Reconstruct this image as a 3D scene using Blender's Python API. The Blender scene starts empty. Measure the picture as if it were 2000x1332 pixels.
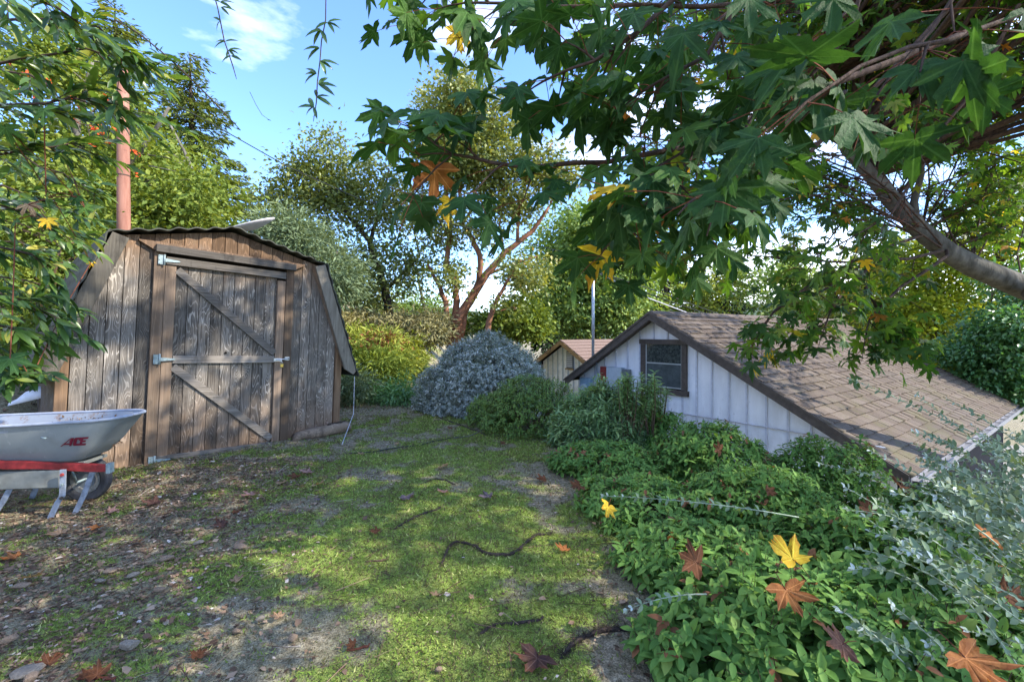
import bpy, math, random
import numpy as np
from mathutils import Vector, Matrix, Euler

R = math.radians
random.seed(7)
rng = np.random.default_rng(7)
scene = bpy.context.scene
COL = scene.collection

# ------------------------------------------------------------------ camera, sky, sun, exposure
F = 900.0      # focal length in pixels of the 2000 px wide frame
HZ = 650.0     # pixel row of the horizon
CH = 1.5       # eye height

cam_d = bpy.data.cameras.new('camera')
cam_d.sensor_width = 36.0
cam_d.lens = 36.0 * F / 2000.0
cam_d.shift_y = -(666.0 - HZ) / 2000.0
cam_d.clip_start = 0.05
cam_d.clip_end = 9000.0
cam = bpy.data.objects.new('camera', cam_d)
COL.objects.link(cam)
cam.location = (0, 0, CH)
cam.rotation_euler = (R(90), 0, 0)
scene.camera = cam

SUN_DIR = Vector((0.90, -0.22, 0.74)).normalized()     # towards the sun: from the right, a little behind
SUN_EL = math.asin(SUN_DIR.z)
SUN_AZ = math.atan2(SUN_DIR.x, SUN_DIR.y)              # clockwise from +Y

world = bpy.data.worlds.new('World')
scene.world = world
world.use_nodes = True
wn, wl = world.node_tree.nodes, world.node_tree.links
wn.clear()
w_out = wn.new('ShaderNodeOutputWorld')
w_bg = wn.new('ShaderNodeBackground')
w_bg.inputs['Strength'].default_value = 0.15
w_sky = wn.new('ShaderNodeTexSky')
w_sky.sky_type = 'NISHITA'
w_sky.sun_disc = False
w_sky.sun_elevation = SUN_EL
w_sky.sun_rotation = SUN_AZ
w_sky.altitude = 300
w_sky.air_density = 1.0
w_sky.dust_density = 0.3
w_sky.ozone_density = 2.2
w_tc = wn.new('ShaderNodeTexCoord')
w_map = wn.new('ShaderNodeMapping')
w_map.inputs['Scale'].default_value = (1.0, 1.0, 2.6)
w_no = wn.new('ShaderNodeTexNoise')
w_map.inputs['Location'].default_value = (24.66, 14.8, 7.4)  # bright clouds, offset to sit mostly out of view, added to lift the shade
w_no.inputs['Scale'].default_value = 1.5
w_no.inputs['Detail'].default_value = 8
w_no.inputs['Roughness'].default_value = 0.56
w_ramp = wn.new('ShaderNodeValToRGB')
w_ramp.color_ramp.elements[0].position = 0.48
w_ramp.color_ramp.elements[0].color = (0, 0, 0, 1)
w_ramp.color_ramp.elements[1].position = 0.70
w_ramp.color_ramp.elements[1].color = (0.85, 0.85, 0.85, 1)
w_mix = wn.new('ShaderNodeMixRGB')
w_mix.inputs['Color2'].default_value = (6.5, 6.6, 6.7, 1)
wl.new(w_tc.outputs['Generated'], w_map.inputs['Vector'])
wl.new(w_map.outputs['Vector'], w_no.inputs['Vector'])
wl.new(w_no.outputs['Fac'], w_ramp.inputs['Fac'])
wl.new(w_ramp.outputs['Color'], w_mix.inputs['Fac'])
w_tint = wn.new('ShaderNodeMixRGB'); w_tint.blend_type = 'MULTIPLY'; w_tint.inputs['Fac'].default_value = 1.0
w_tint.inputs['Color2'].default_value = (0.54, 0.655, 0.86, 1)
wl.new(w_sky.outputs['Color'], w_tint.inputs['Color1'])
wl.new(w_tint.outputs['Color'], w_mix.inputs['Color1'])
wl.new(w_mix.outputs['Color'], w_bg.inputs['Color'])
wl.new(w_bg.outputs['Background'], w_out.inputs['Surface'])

sun_d = bpy.data.lights.new('sun', 'SUN')
sun_d.energy = 2.3
sun_d.angle = R(0.55)
sun_d.color = (1.0, 0.93, 0.80)
sun = bpy.data.objects.new('sun', sun_d)
COL.objects.link(sun)
sun.rotation_euler = SUN_DIR.to_track_quat('Z', 'Y').to_euler()

scene.view_settings.view_transform = 'Standard'
scene.view_settings.look = 'None'
scene.view_settings.exposure = 2.15
scene.view_settings.gamma = 1.0
scene.view_settings.use_curve_mapping = False
scene.cycles.max_bounces = 6
scene.cycles.transparent_max_bounces = 8
scene.cycles.diffuse_bounces = 4
scene.cycles.glossy_bounces = 2
scene.cycles.transmission_bounces = 4
scene.cycles.caustics_reflective = False
scene.cycles.caustics_refractive = False


# ------------------------------------------------------------------ helpers
def P(px, py, Y):
    """world point seen at photo pixel (px, py) at the distance Y in front of the camera"""
    return Vector(((px - 1000.0) / F * Y, Y, CH + (HZ - py) / F * Y))


def tag(o, label=None, cat=None, group=None, kind=None):
    if label: o['label'] = label
    if cat: o['category'] = cat
    if group: o['group'] = group
    if kind: o['kind'] = kind
    return o


def link(name, me, m=None, parent=None, loc=None, rot=None):
    o = bpy.data.objects.new(name, me)
    COL.objects.link(o)
    if m is not None and me is not None and not me.materials:
        me.materials.append(m)
    if parent is not None: o.parent = parent
    if loc is not None: o.location = loc
    if rot is not None: o.rotation_euler = rot
    return o


def empty(name, loc=(0, 0, 0), rot=(0, 0, 0)):
    o = bpy.data.objects.new(name, None)
    COL.objects.link(o)
    o.empty_display_size = 0.2
    o.location = loc
    o.rotation_euler = rot
    return o


class MB:
    """collects simple shapes into one mesh"""
    def __init__(s):
        s.v, s.f, s.sm = [], [], []

    def add(s, vs, fs, smooth=False):
        n = len(s.v)
        s.v += [tuple(v) for v in vs]
        s.f += [tuple(i + n for i in f) for f in fs]
        s.sm += [smooth] * len(fs)
        return s

    def box(s, x0, x1, y0, y1, z0, z1):
        v = [(x0, y0, z0), (x1, y0, z0), (x1, y1, z0), (x0, y1, z0), (x0, y0, z1), (x1, y0, z1), (x1, y1, z1), (x0, y1, z1)]
        return s.add(v, [(0, 3, 2, 1), (4, 5, 6, 7), (0, 1, 5, 4), (1, 2, 6, 5), (2, 3, 7, 6), (3, 0, 4, 7)])

    def prism(s, pts, y0, y1):
        """polygon given in (x, z), counter-clockwise seen from -y, extruded from y0 (front) to y1"""
        n = len(pts)
        v = [(p[0], y0, p[1]) for p in pts] + [(p[0], y1, p[1]) for p in pts]
        f = [tuple(range(n)), tuple(range(2 * n - 1, n - 1, -1))]
        for i in range(n):
            j = (i + 1) % n
            f.append((i, i + n, j + n, j))
        return s.add(v, f)

    def board(s, a, b, w, y0, y1):
        """a board between two (x, z) points, w wide"""
        a, b = Vector(a), Vector(b)
        d = (b - a).normalized()
        q = Vector((-d.y, d.x)) * w / 2
        return s.prism([a - q, b - q, b + q, a + q], y0, y1)

    def tube(s, pts, rad, seg=6, cap=True):
        pts = [Vector(p) for p in pts]
        n = len(pts)
        if not hasattr(rad, '__len__'): rad = [rad] * n
        vs, fs = [], []
        up = Vector((0, 0, 1))
        prev = None
        for i, p in enumerate(pts):
            t = (pts[min(i + 1, n - 1)] - pts[max(i - 1, 0)])
            if t.length < 1e-9: t = Vector((0, 0, 1))
            t.normalize()
            if prev is None:
                u = t.cross(up)
                if u.length < 0.05: u = t.cross(Vector((1, 0, 0)))
            else:
                u = prev - t * prev.dot(t)
                if u.length < 1e-4: u = t.cross(up)
            u.normalize(); prev = u
            w = t.cross(u)
            for k in range(seg):
                a = 2 * math.pi * k / seg
                vs.append(p + (u * math.cos(a) + w * math.sin(a)) * rad[i])
        for i in range(n - 1):
            for k in range(seg):
                k2 = (k + 1) % seg
                fs.append((i * seg + k, i * seg + k2, (i + 1) * seg + k2, (i + 1) * seg + k))
        if cap and seg > 2:
            fs.append(tuple(range(seg - 1, -1, -1)))
            fs.append(tuple((n - 1) * seg + k for k in range(seg)))
        return s.add(vs, fs, smooth=seg > 4)

    def disc(s, c, r, axis, th, seg=20, r_in=0.0):
        """solid disc or ring: axis is a unit vector"""
        c, axis = Vector(c), Vector(axis).normalized()
        u = axis.cross(Vector((0, 0, 1)))
        if u.length < 0.1: u = axis.cross(Vector((1, 0, 0)))
        u.normalize(); w = axis.cross(u)
        rs = [(r_in, -th / 2), (r, -th / 2), (r, th / 2), (r_in, th / 2)]
        vs, fs = [], []
        for k in range(seg):
            a = 2 * math.pi * k / seg
            e = u * math.cos(a) + w * math.sin(a)
            for rr, h in rs: vs.append(c + e * max(rr, 1e-4) + axis * h)
        for k in range(seg):
            k2 = (k + 1) % seg
            for q in range(4):
                q2 = (q + 1) % 4
                fs.append((k * 4 + q, k * 4 + q2, k2 * 4 + q2, k2 * 4 + q))
        return s.add(vs, fs)

    def mesh(s, name):
        me = bpy.data.meshes.new(name)
        me.from_pydata([tuple(v) for v in s.v], [], s.f)
        me.polygons.foreach_set('use_smooth', s.sm)
        me.update()
        return me

    def build(s, name, m, parent=None, bevel=0.0):
        o = link(name, s.mesh(name), m, parent)
        if bevel:
            md = o.modifiers.new('bevel', 'BEVEL')
            md.width = bevel; md.segments = 2; md.limit_method = 'ANGLE'
        return o


def np_mesh(name, verts, faces, tint=None, uv=None, smooth=False):
    """verts (N,3), faces (M,k) arrays -> mesh with a point attribute 'tint'"""
    me = bpy.data.meshes.new(name)
    nv, nf, k = len(verts), len(faces), faces.shape[1]
    me.vertices.add(nv)
    me.vertices.foreach_set('co', np.ascontiguousarray(verts, dtype=np.float32).ravel())
    me.loops.add(nf * k)
    me.loops.foreach_set('vertex_index', np.ascontiguousarray(faces, dtype=np.int32).ravel())
    me.polygons.add(nf)
    me.polygons.foreach_set('loop_start', np.arange(0, nf * k, k, dtype=np.int32))
    me.polygons.foreach_set('loop_total', np.full(nf, k, dtype=np.int32))
    if smooth: me.polygons.foreach_set('use_smooth', np.ones(nf, dtype=bool))
    if tint is not None:
        at = me.attributes.new('tint', 'FLOAT', 'POINT')
        at.data.foreach_set('value', np.ascontiguousarray(tint, dtype=np.float32))
    if uv is not None:
        l = me.uv_layers.new(name='UVMap')
        l.data.foreach_set('uv', np.ascontiguousarray(uv[faces.ravel()], dtype=np.float32).ravel())
    me.update(calc_edges=True)
    me.validate()
    return me


# ---- value noise on the plane (the ground's moss mask and its bumps use it)
_H = np.random.default_rng(3).random((256, 256))


def vnoise(x, y):
    xi, yi = np.floor(x).astype(int), np.floor(y).astype(int)
    fx, fy = x - xi, y - yi
    fx, fy = fx * fx * (3 - 2 * fx), fy * fy * (3 - 2 * fy)
    a = _H[xi % 256, yi % 256]; b = _H[(xi + 1) % 256, yi % 256]
    c = _H[xi % 256, (yi + 1) % 256]; d = _H[(xi + 1) % 256, (yi + 1) % 256]
    return (a * (1 - fx) + b * fx) * (1 - fy) + (c * (1 - fx) + d * fx) * fy


def fbm(x, y, f, o=4, g=0.5):
    x, y = np.asarray(x, float), np.asarray(y, float)
    s, a, t = 0, 1.0, 0
    for i in range(o):
        s = s + a * vnoise(x * f + 17.3 * i, y * f - 9.1 * i); t += a
        a *= g; f *= 2.03
    return s / t


def sstep(a, b, x):
    t = np.clip((x - a) / (b - a), 0, 1)
    return t * t * (3 - 2 * t)


# ---- node helper
class NT:
    def __init__(s, name, rough=0.8):
        s.m = bpy.data.materials.new(name)
        s.m.use_nodes = True
        s.t = s.m.node_tree
        s.n, s.l = s.t.nodes, s.t.links
        s.n.clear()
        s.out = s.n.new('ShaderNodeOutputMaterial')

    def set(s, sock, v):
        if isinstance(v, bpy.types.NodeSocket): s.l.new(v, sock)
        elif v is not None: sock.default_value = v

    def noise(s, vec=None, scale=5, detail=3, rough=0.5, dist=0.0, col=False):
        n = s.n.new('ShaderNodeTexNoise')
        s.set(n.inputs['Vector'], vec); s.set(n.inputs['Scale'], scale)
        n.inputs['Detail'].default_value = detail; n.inputs['Roughness'].default_value = rough
        n.inputs['Distortion'].default_value = dist
        return n.outputs['Color' if col else 'Fac']

    def vor(s, vec=None, scale=5, out='Distance', feat='F1'):
        n = s.n.new('ShaderNodeTexVoronoi'); n.feature = feat
        s.set(n.inputs['Vector'], vec); s.set(n.inputs['Scale'], scale)
        return n.outputs[out]

    def ramp(s, fac, stops):
        n = s.n.new('ShaderNodeValToRGB')
        e = n.color_ramp.elements
        while len(e) < len(stops): e.new(0.5)
        for i, (p, c) in enumerate(stops):
            e[i].position = p
            e[i].color = (c, c, c, 1) if not hasattr(c, '__len__') else (c[0], c[1], c[2], 1)
        s.set(n.inputs['Fac'], fac)
        return n.outputs['Color']

    def mix(s, fac, a, b, mode='MIX'):
        n = s.n.new('ShaderNodeMixRGB'); n.blend_type = mode
        for k, v in (('Fac', fac), ('Color1', a), ('Color2', b)):
            if isinstance(v, tuple) and len(v) == 3: v = (*v, 1)
            if k != 'Fac' and isinstance(v, float): v = (v, v, v, 1)
            s.set(n.inputs[k], v)
        return n.outputs['Color']

    def math(s, op, a, b=None, c=None):
        n = s.n.new('ShaderNodeMath'); n.operation = op
        s.set(n.inputs[0], a); s.set(n.inputs[1], b)
        if c is not None: s.set(n.inputs[2], c)
        return n.outputs[0]

    def map(s, vec, scale=(1, 1, 1), loc=(0, 0, 0), rot=(0, 0, 0)):
        n = s.n.new('ShaderNodeMapping')
        s.set(n.inputs['Vector'], vec)
        s.set(n.inputs['Location'], loc)
        n.inputs['Scale'].default_value = scale; n.inputs['Rotation'].default_value = rot
        return n.outputs['Vector']

    def coord(s, k='Object'):
        return s.n.new('ShaderNodeTexCoord').outputs[k]

    def pos(s): return s.n.new('ShaderNodeNewGeometry').outputs['Position']

    def rnd(s): return s.n.new('ShaderNodeObjectInfo').outputs['Random']

    def attr(s, name='tint'):
        n = s.n.new('ShaderNodeAttribute'); n.attribute_name = name
        return n.outputs['Fac']

    def xyz(s, v):
        n = s.n.new('ShaderNodeSeparateXYZ'); s.set(n.inputs[0], v)
        return n.outputs

    def comb(s, x, y, z):
        n = s.n.new('ShaderNodeCombineXYZ')
        for i, v in enumerate((x, y, z)): s.set(n.inputs[i], v)
        return n.outputs[0]

    def vadd(s, a, b):
        n = s.n.new('ShaderNodeVectorMath'); s.set(n.inputs[0], a); s.set(n.inputs[1], b)
        return n.outputs[0]

    def bump(s, h, st=0.4, d=0.01):
        n = s.n.new('ShaderNodeBump')
        n.inputs['Strength'].default_value = st; n.inputs['Distance'].default_value = d
        s.set(n.inputs['Height'], h)
        return n.outputs[0]

    def bsdf(s, col, rough=0.8, spec=0.3, metal=0.0, bump=None, trans=None, tcol=None):
        b = s.n.new('ShaderNodeBsdfPrincipled')
        if isinstance(col, tuple) and len(col) == 3: col = (*col, 1)
        s.set(b.inputs['Base Color'], col); s.set(b.inputs['Roughness'], rough)
        b.inputs['Specular IOR Level'].default_value = spec
        b.inputs['Metallic'].default_value = metal
        if bump is not None: s.l.new(bump, b.inputs['Normal'])
        o = b.outputs[0]
        if trans:
            t = s.n.new('ShaderNodeBsdfTranslucent')
            s.set(t.inputs['Color'], tcol if tcol is not None else col)
            if bump is not None: s.l.new(bump, t.inputs['Normal'])
            m = s.n.new('ShaderNodeMixShader')
            m.inputs[0].default_value = trans
            s.l.new(o, m.inputs[1]); s.l.new(t.outputs[0], m.inputs[2])
            o = m.outputs[0]
        s.l.new(o, s.out.inputs['Surface'])
        return s.m


def leaf_mat(name, stops, trans=0.3, rough=0.5, spec=0.35, tboost=1.5, noise=0.0, nscale=60):
    t = NT(name)
    c = t.ramp(t.attr(), stops)
    if noise:
        c = t.mix(noise, c, t.mix(1.0, c, t.ramp(t.noise(t.coord(), nscale, 3), [(0.3, 0.45), (0.7, 1.5)]), 'MULTIPLY'))
    tc = t.mix(1.0, c, (tboost * 1.15, tboost, tboost * 0.35), 'MULTIPLY')
    return t.bsdf(c, rough, spec, trans=trans, tcol=tc)


def plain(name, col, rough=0.7, spec=0.3, metal=0.0, var=0.25, scale=14, bump=0.15):
    t = NT(name)
    n = t.noise(t.coord(), scale, 5, 0.6)
    c = t.mix(1.0, (*col, 1), t.ramp(n, [(0.3, 1 - var), (0.7, 1 + var)]), 'MULTIPLY')
    return t.bsdf(c, rough, spec, metal, t.bump(n, bump, 0.01))
# ------------------------------------------------------------------ materials
def wood(name, dark, light, brown, grain=38.0, stretch=0.16, lines=0.55, zmin=0.0, zmax=2.8, brown_base=0.0, across='x', rowidth=0.18):
    t = NT(name)
    co = t.coord()
    off = t.math('MULTIPLY', t.rnd(), 37.0)
    v = t.vadd(co, t.comb(off, 0.0, t.math('MULTIPLY', off, 0.37)))
    sc = (1.0, 1.0, stretch) if across == 'x' else (stretch, 1.0, 1.0)
    m = t.map(v, sc)
    n = t.noise(m, 7.5, 2.0, 0.45, 0.35)
    s_ = t.math('SINE', t.math('MULTIPLY', n, grain * 3.0))
    line = t.ramp(s_, [(0.55, 0.0), (0.93, 1.0)])
    fine = t.noise(t.map(v, (60, 60, 2.0) if across == 'x' else (2.0, 60, 60)), 1.0, 3, 0.6)
    patch = t.noise(v, 2.6, 4, 0.6)
    base = t.mix(t.ramp(fine, [(0.3, 0.0), (0.72, 1.0)]), (*dark, 1), (*[(a * 0.55 + b * 0.45) for a, b in zip(dark, light)], 1))
    base = t.mix(t.ramp(patch, [(0.42, 0.0), (0.66, 0.6)]), base, (*[(a * 0.5 + b * 0.5) for a, b in zip(dark, light)], 1))
    mask = t.math('MULTIPLY', line, t.ramp(t.noise(v, 3.3, 3, 0.6), [(0.36, 0.1), (0.62, lines)]))
    c = t.mix(mask, base, (*light, 1))
    z = t.xyz(co)[2]
    zr = t.math('DIVIDE', t.math('SUBTRACT', z, zmin), zmax - zmin)
    zr = t.math('ADD', zr, t.math('MULTIPLY', t.math('SUBTRACT', t.noise(v, 3.0, 3), 0.5), 0.26))
    bm = t.ramp(zr, [(0.0, 0.75), (0.20, 0.22), (0.32, brown_base), (0.76, brown_base), (0.90, 0.9)])
    bm = t.math('MULTIPLY', bm, t.ramp(fine, [(0.25, 0.75), (0.6, 1.0)]))
    c = t.mix(bm, c, t.mix(t.ramp(s_, [(0.3, 0.0), (0.9, 0.5)]), (*brown, 1), (*[min(1, a * 1.9) for a in brown], 1)))
    # per board value
    c = t.mix(1.0, c, t.ramp(t.rnd(), [(0.0, 0.50), (0.5, 0.88), (1.0, 1.25)]), 'MULTIPLY')
    # black weather stains
    st = t.ramp(t.noise(t.map(v, (1.6, 1, 0.5)), 2.2, 5, 0.7), [(0.56, 0.0), (0.68, 0.6)])
    c = t.mix(st, c, (0.018, 0.016, 0.015, 1))
    h = t.math('ADD', t.math('MULTIPLY', line, 0.5), fine)
    return t.bsdf(c, 0.88, 0.15, bump=t.bump(h, 0.6, 0.006))


M = {}
M['plank'] = wood('weathered_siding', (0.050, 0.040, 0.032), (0.39, 0.35, 0.305), (0.19, 0.110, 0.060), grain=46, lines=0.95)
M['trim'] = wood('weathered_trim', (0.10, 0.073, 0.052), (0.28, 0.235, 0.19), (0.17, 0.105, 0.065), grain=14, stretch=0.05, lines=0.25, brown_base=0.45)
M['trim_flat'] = wood('weathered_rail', (0.10, 0.086, 0.072), (0.31, 0.28, 0.25), (0.15, 0.115, 0.085), grain=14, stretch=0.05, lines=0.35, brown_base=0.1, across='z', zmin=-9, zmax=9)
M['post'] = wood('cedar_corner_post', (0.13, 0.08, 0.05), (0.28, 0.19, 0.12), (0.19, 0.115, 0.065), grain=12, stretch=0.06, lines=0.2, brown_base=0.6)
M['fascia'] = wood('grey_fascia_board', (0.10, 0.088, 0.07), (0.30, 0.27, 0.22), (0.15, 0.115, 0.08), grain=12, stretch=0.08, lines=0.2, brown_base=0.1, zmin=-9, zmax=9)
M['dark'] = plain('dark_backing', (0.02, 0.016, 0.013), 0.95, 0.05)
M['shed_roof'] = plain('mossy_roof_sheet', (0.06, 0.062, 0.05), 0.85, 0.2, var=0.5, scale=9)
M['galv'] = plain('galvanised_steel', (0.24, 0.30, 0.31), 0.55, 0.4, 0.3, var=0.3, scale=30)
M['brass'] = plain('brass', (0.60, 0.42, 0.10), 0.35, 0.5, 0.8)
M['steel'] = plain('chrome_steel', (0.55, 0.55, 0.57), 0.3, 0.5, 0.9)
M['log'] = wood('split_log', (0.10, 0.075, 0.055), (0.34, 0.27, 0.20), (0.20, 0.13, 0.08), grain=10, stretch=0.1, lines=0.3, brown_base=0.3, across='z', zmin=-9, zmax=9)
M['dish'] = plain('dish_grey', (0.55, 0.52, 0.54), 0.5, 0.3, var=0.08)


def mk_shingle():
    t = NT('asphalt_shingle')
    co = t.coord()
    g = t.noise(co, 150, 2, 0.6)
    base = t.ramp(t.rnd(), [(0.0, (0.098, 0.076, 0.062)), (0.35, (0.112, 0.088, 0.072)), (0.7, (0.126, 0.101, 0.083)), (1.0, (0.146, 0.118, 0.098))])
    at = t.attr()
    base = t.mix(t.math('MULTIPLY', at, .5), base, (0.155, 0.125, 0.103, 1))
    c = t.mix(1.0, base, t.ramp(g, [(0.3, 0.62), (0.7, 1.4)]), 'MULTIPLY')
    big = t.noise(co, 0.9, 5, 0.62)
    c = t.mix(t.ramp(big, [(0.5, 0.0), (0.7, 0.55)]), c, (0.10, 0.085, 0.078, 1))
    x = t.xyz(co)[0]
    mm = t.math('MULTIPLY', t.ramp(t.noise(co, 2.2, 5, 0.7), [(0.48, 0.0), (0.66, 0.75)]), t.ramp(t.math('MULTIPLY', x, 0.25), [(0.42, 0.0), (0.9, 1.0)]))
    c = t.mix(t.math('MULTIPLY', mm, .55), c, (0.10, 0.105, 0.035, 1))
    return t.bsdf(c, 0.95, 0.12, bump=t.bump(g, 0.5, 0.004))


M['shingle'] = mk_shingle()


def mk_siding():
    t = NT('white_painted_board')
    co = t.coord()
    c = t.mix(1.0, (0.86, 0.86, 0.89, 1), t.ramp(t.noise(t.map(co, (1, 1, 0.25)), 5, 6, 0.6), [(0.3, 0.84), (0.65, 1.04)]), 'MULTIPLY')
    spots = t.ramp(t.noise(t.map(co, (1, 1, .5)), 16, 4, 0.7), [(0.60, 0.0), (0.72, 0.5)])
    c = t.mix(spots, c, (0.44, 0.42, 0.41, 1))
    z = t.xyz(co)[2]
    c = t.mix(t.math('MULTIPLY', t.ramp(t.noise(co, 7, 4), [(0.4, 0.0), (0.7, 0.5)]), t.ramp(t.math('ADD', t.math('MULTIPLY', z, -0.5), 0.1), [(0.0, 0.0), (0.4, 1.0)])), c, (0.50, 0.47, 0.42, 1))
    return t.bsdf(c, 0.6, 0.3, bump=t.bump(t.noise(co, 40, 3), 0.12, 0.004))


M['siding'] = mk_siding()
M['batten'] = plain('white_batten', (0.56, 0.57, 0.64), 0.6, 0.3, var=0.12)
M['brown_trim'] = plain('dark_brown_trim_paint', (0.085, 0.068, 0.058), 0.65, 0.3, var=0.3)
M['glass_dark'] = None
t = NT('window_glass')
M['glass_dark'] = t.bsdf(t.ramp(t.noise(t.coord(), 24, 5, 0.7), [(0.40, (0.018, 0.022, 0.02)), (0.7, (0.10, 0.115, 0.105))]), 0.06, 0.6)
t = NT('insect_screen')
M['screen'] = t.bsdf(t.ramp(t.noise(t.coord(), 9, 5, 0.7), [(0.3, (0.035, 0.045, 0.046)), (0.7, (0.085, 0.105, 0.11))]), 0.5, 0.3)
M['vinyl'] = plain('grey_window_sash', (0.42, 0.43, 0.42), 0.5, 0.3, var=0.1)
M['meter'] = plain('blue_grey_meter_box', (0.25, 0.37, 0.48), 0.5, 0.4, var=0.15)
M['panel_red'] = plain('red_panel', (0.30, 0.045, 0.04), 0.6, 0.3)
M['panel_grey'] = plain('grey_panel', (0.42, 0.47, 0.52), 0.5, 0.4, var=0.1)
M['panel_dark'] = plain('dark_grey_panel', (0.13, 0.15, 0.17), 0.5, 0.4, var=0.1)
M['gutter'] = plain('silver_gutter', (0.27, 0.275, 0.31), 0.45, 0.4, 0.3, var=0.35, scale=20)
M['dark_eave_shade'] = plain('dark_eave_with_shade', (0.016, 0.017, 0.022), 0.95, 0.04)  # near black; paints shade onto the side wall below the dark eave
M['orange_trim'] = plain('ochre_rake_board', (0.30, 0.19, 0.09), 0.7, 0.2)
M['red_shingle'] = plain('reddish_shingle', (0.19, 0.135, 0.115), 0.9, 0.15, var=0.3, scale=30)
M['tray'] = None
t = NT('grey_tray_paint')
co = t.coord()
c = t.mix(t.ramp(t.noise(co, 6, 6, 0.7), [(0.5, 0.0), (0.72, 0.35)]), (0.28, 0.31, 0.355, 1), (0.22, 0.225, 0.235, 1))
c = t.mix(t.ramp(t.noise(co, 11, 6, 0.75), [(0.54, 0.0), (0.66, 0.85)]), c, (0.20, 0.11, 0.06, 1))
M['tray_in'] = t.bsdf(c, 0.5, 0.4, bump=t.bump(t.noise(co, 9, 3), 0.15, 0.01))
t = NT('grey_tray_outside')
co = t.coord()
c = t.mix(t.ramp(t.noise(co, 7, 6, 0.7), [(0.5, 0.0), (0.75, 0.5)]), (0.22, 0.24, 0.245, 1), (0.14, 0.145, 0.14, 1))
c = t.mix(t.ramp(t.noise(t.map(co, (1, 1, .4)), 22, 4, 0.7), [(0.62, 0.0), (0.75, 0.35)]), c, (0.50, 0.50, 0.48, 1))
M['tray'] = t.bsdf(c, 0.42, 0.45, bump=t.bump(t.noise(co, 5, 3), 0.2, 0.01))
M['rim'] = plain('pale_blue_grey_rim', (0.27, 0.30, 0.37), 0.45, 0.4, var=0.2)
M['red_steel'] = plain('worn_red_paint', (0.22, 0.022, 0.022), 0.55, 0.3, var=0.5, scale=18)
M['leg_steel'] = plain('grey_blue_leg_steel', (0.20, 0.225, 0.27), 0.55, 0.3, 0.1, var=0.4, scale=25)
M['grey_plank'] = plain('grey_board', (0.20, 0.20, 0.175), 0.8, 0.2, var=0.25, scale=10)
M['tyre'] = plain('tyre_rubber', (0.05, 0.05, 0.055), 0.85, 0.2, var=0.4)
M['meter_grey'] = plain('dull_grey_wheel_paint', (0.17, 0.17, 0.165), 0.7, 0.2, var=0.4, scale=30)
M['decal'] = plain('dark_red_lettering', (0.14, 0.010, 0.025), 0.5, 0.3, var=0.15)
M['pole'] = None
t = NT('red_brown_pole')
co = t.coord()
c = t.mix(t.ramp(t.noise(t.map(co, (6, 6, .6)), 2, 5, .6), [(0.35, 0.0), (0.65, 1.0)]), (0.23, 0.10, 0.07, 1), (0.36, 0.175, 0.125, 1))
c = t.mix(t.ramp(t.noise(co, 5, 5, .7), [(0.58, 0.0), (0.68, 0.7)]), c, (0.10, 0.05, 0.04, 1))
M['pole'] = t.bsdf(c, 0.85, 0.2)
M['mast'] = plain('galvanised_mast', (0.42, 0.46, 0.52), 0.45, 0.5, 0.4, var=0.15)
M['cable'] = plain('black_cable', (0.03, 0.035, 0.03), 0.7, 0.2)
M['cable_white'] = plain('pale_cable', (0.5, 0.5, 0.55), 0.6, 0.2)
M['white_cloth'] = plain('white_sack', (0.72, 0.72, 0.76), 0.7, 0.3, var=0.1)


def bark(name, a, b, scale=6, st=(1, 1, 0.3)):
    t = NT(name)
    co = t.coord()
    n = t.noise(t.map(co, st), scale, 6, 0.65)
    c = t.ramp(n, [(0.3, a), (0.68, b)])
    return t.bsdf(c, 0.9, 0.15, bump=t.bump(n, 0.6, 0.03))


M['bark_maple'] = bark('maple_bark', (0.05, 0.046, 0.038), (0.17, 0.158, 0.138), 9)
M['bark_madrone'] = bark('madrone_bark', (0.10, 0.045, 0.028), (0.36, 0.17, 0.10), 5)
M['bark_grey'] = bark('grey_bark', (0.06, 0.055, 0.045), (0.22, 0.20, 0.17), 5)
M['bark_dark'] = bark('dark_bark', (0.03, 0.024, 0.018), (0.09, 0.07, 0.055), 6)
M['twig'] = bark('twig_bark', (0.035, 0.024, 0.02), (0.10, 0.065, 0.05), 30)
M['twig_red'] = bark('red_petiole', (0.10, 0.03, 0.02), (0.20, 0.07, 0.04), 30)
M['stem_green'] = bark('pale_green_stem', (0.17, 0.22, 0.14), (0.36, 0.42, 0.33), 30)
M['stem_brown'] = bark('brown_stem', (0.06, 0.04, 0.025), (0.15, 0.10, 0.06), 20)
M['root'] = bark('dark_fibrous_root', (0.022, 0.016, 0.014), (0.085, 0.065, 0.055), 60, (1, 1, 1))

M['maple_leaf'] = leaf_mat('maple_leaf_green', [(0.0, (0.020, 0.055, 0.014)), (0.45, (0.050, 0.115, 0.020)), (0.8, (0.10, 0.18, 0.026)), (0.93, (0.14, 0.16, 0.03)), (0.985, (0.42, 0.28, 0.03)), (1.0, (0.30, 0.10, 0.02))], 0.5, 0.5, 0.3, 2.2)
M['lance_leaf'] = leaf_mat('lance_leaf_green', [(0.0, (0.023, 0.057, 0.018)), (0.5, (0.063, 0.132, 0.029)), (0.88, (0.138, 0.218, 0.040)), (1.0, (0.368, 0.322, 0.057))], 0.36, 0.35, 0.5, 1.9)
M['sunny_leaf'] = leaf_mat('yellow_green_foliage', [(0.0, (0.075, 0.12, 0.022)), (0.5, (0.16, 0.22, 0.035)), (1.0, (0.33, 0.36, 0.07))], 0.3, 0.6, 0.2, 1.4)
M['madrone_leaf'] = leaf_mat('madrone_foliage', [(0.0, (0.063, 0.098, 0.029)), (0.5, (0.161, 0.201, 0.048)), (0.9, (0.322, 0.333, 0.092)), (1.0, (0.483, 0.230, 0.057))], 0.28, 0.45, 0.4, 1.5)
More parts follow.
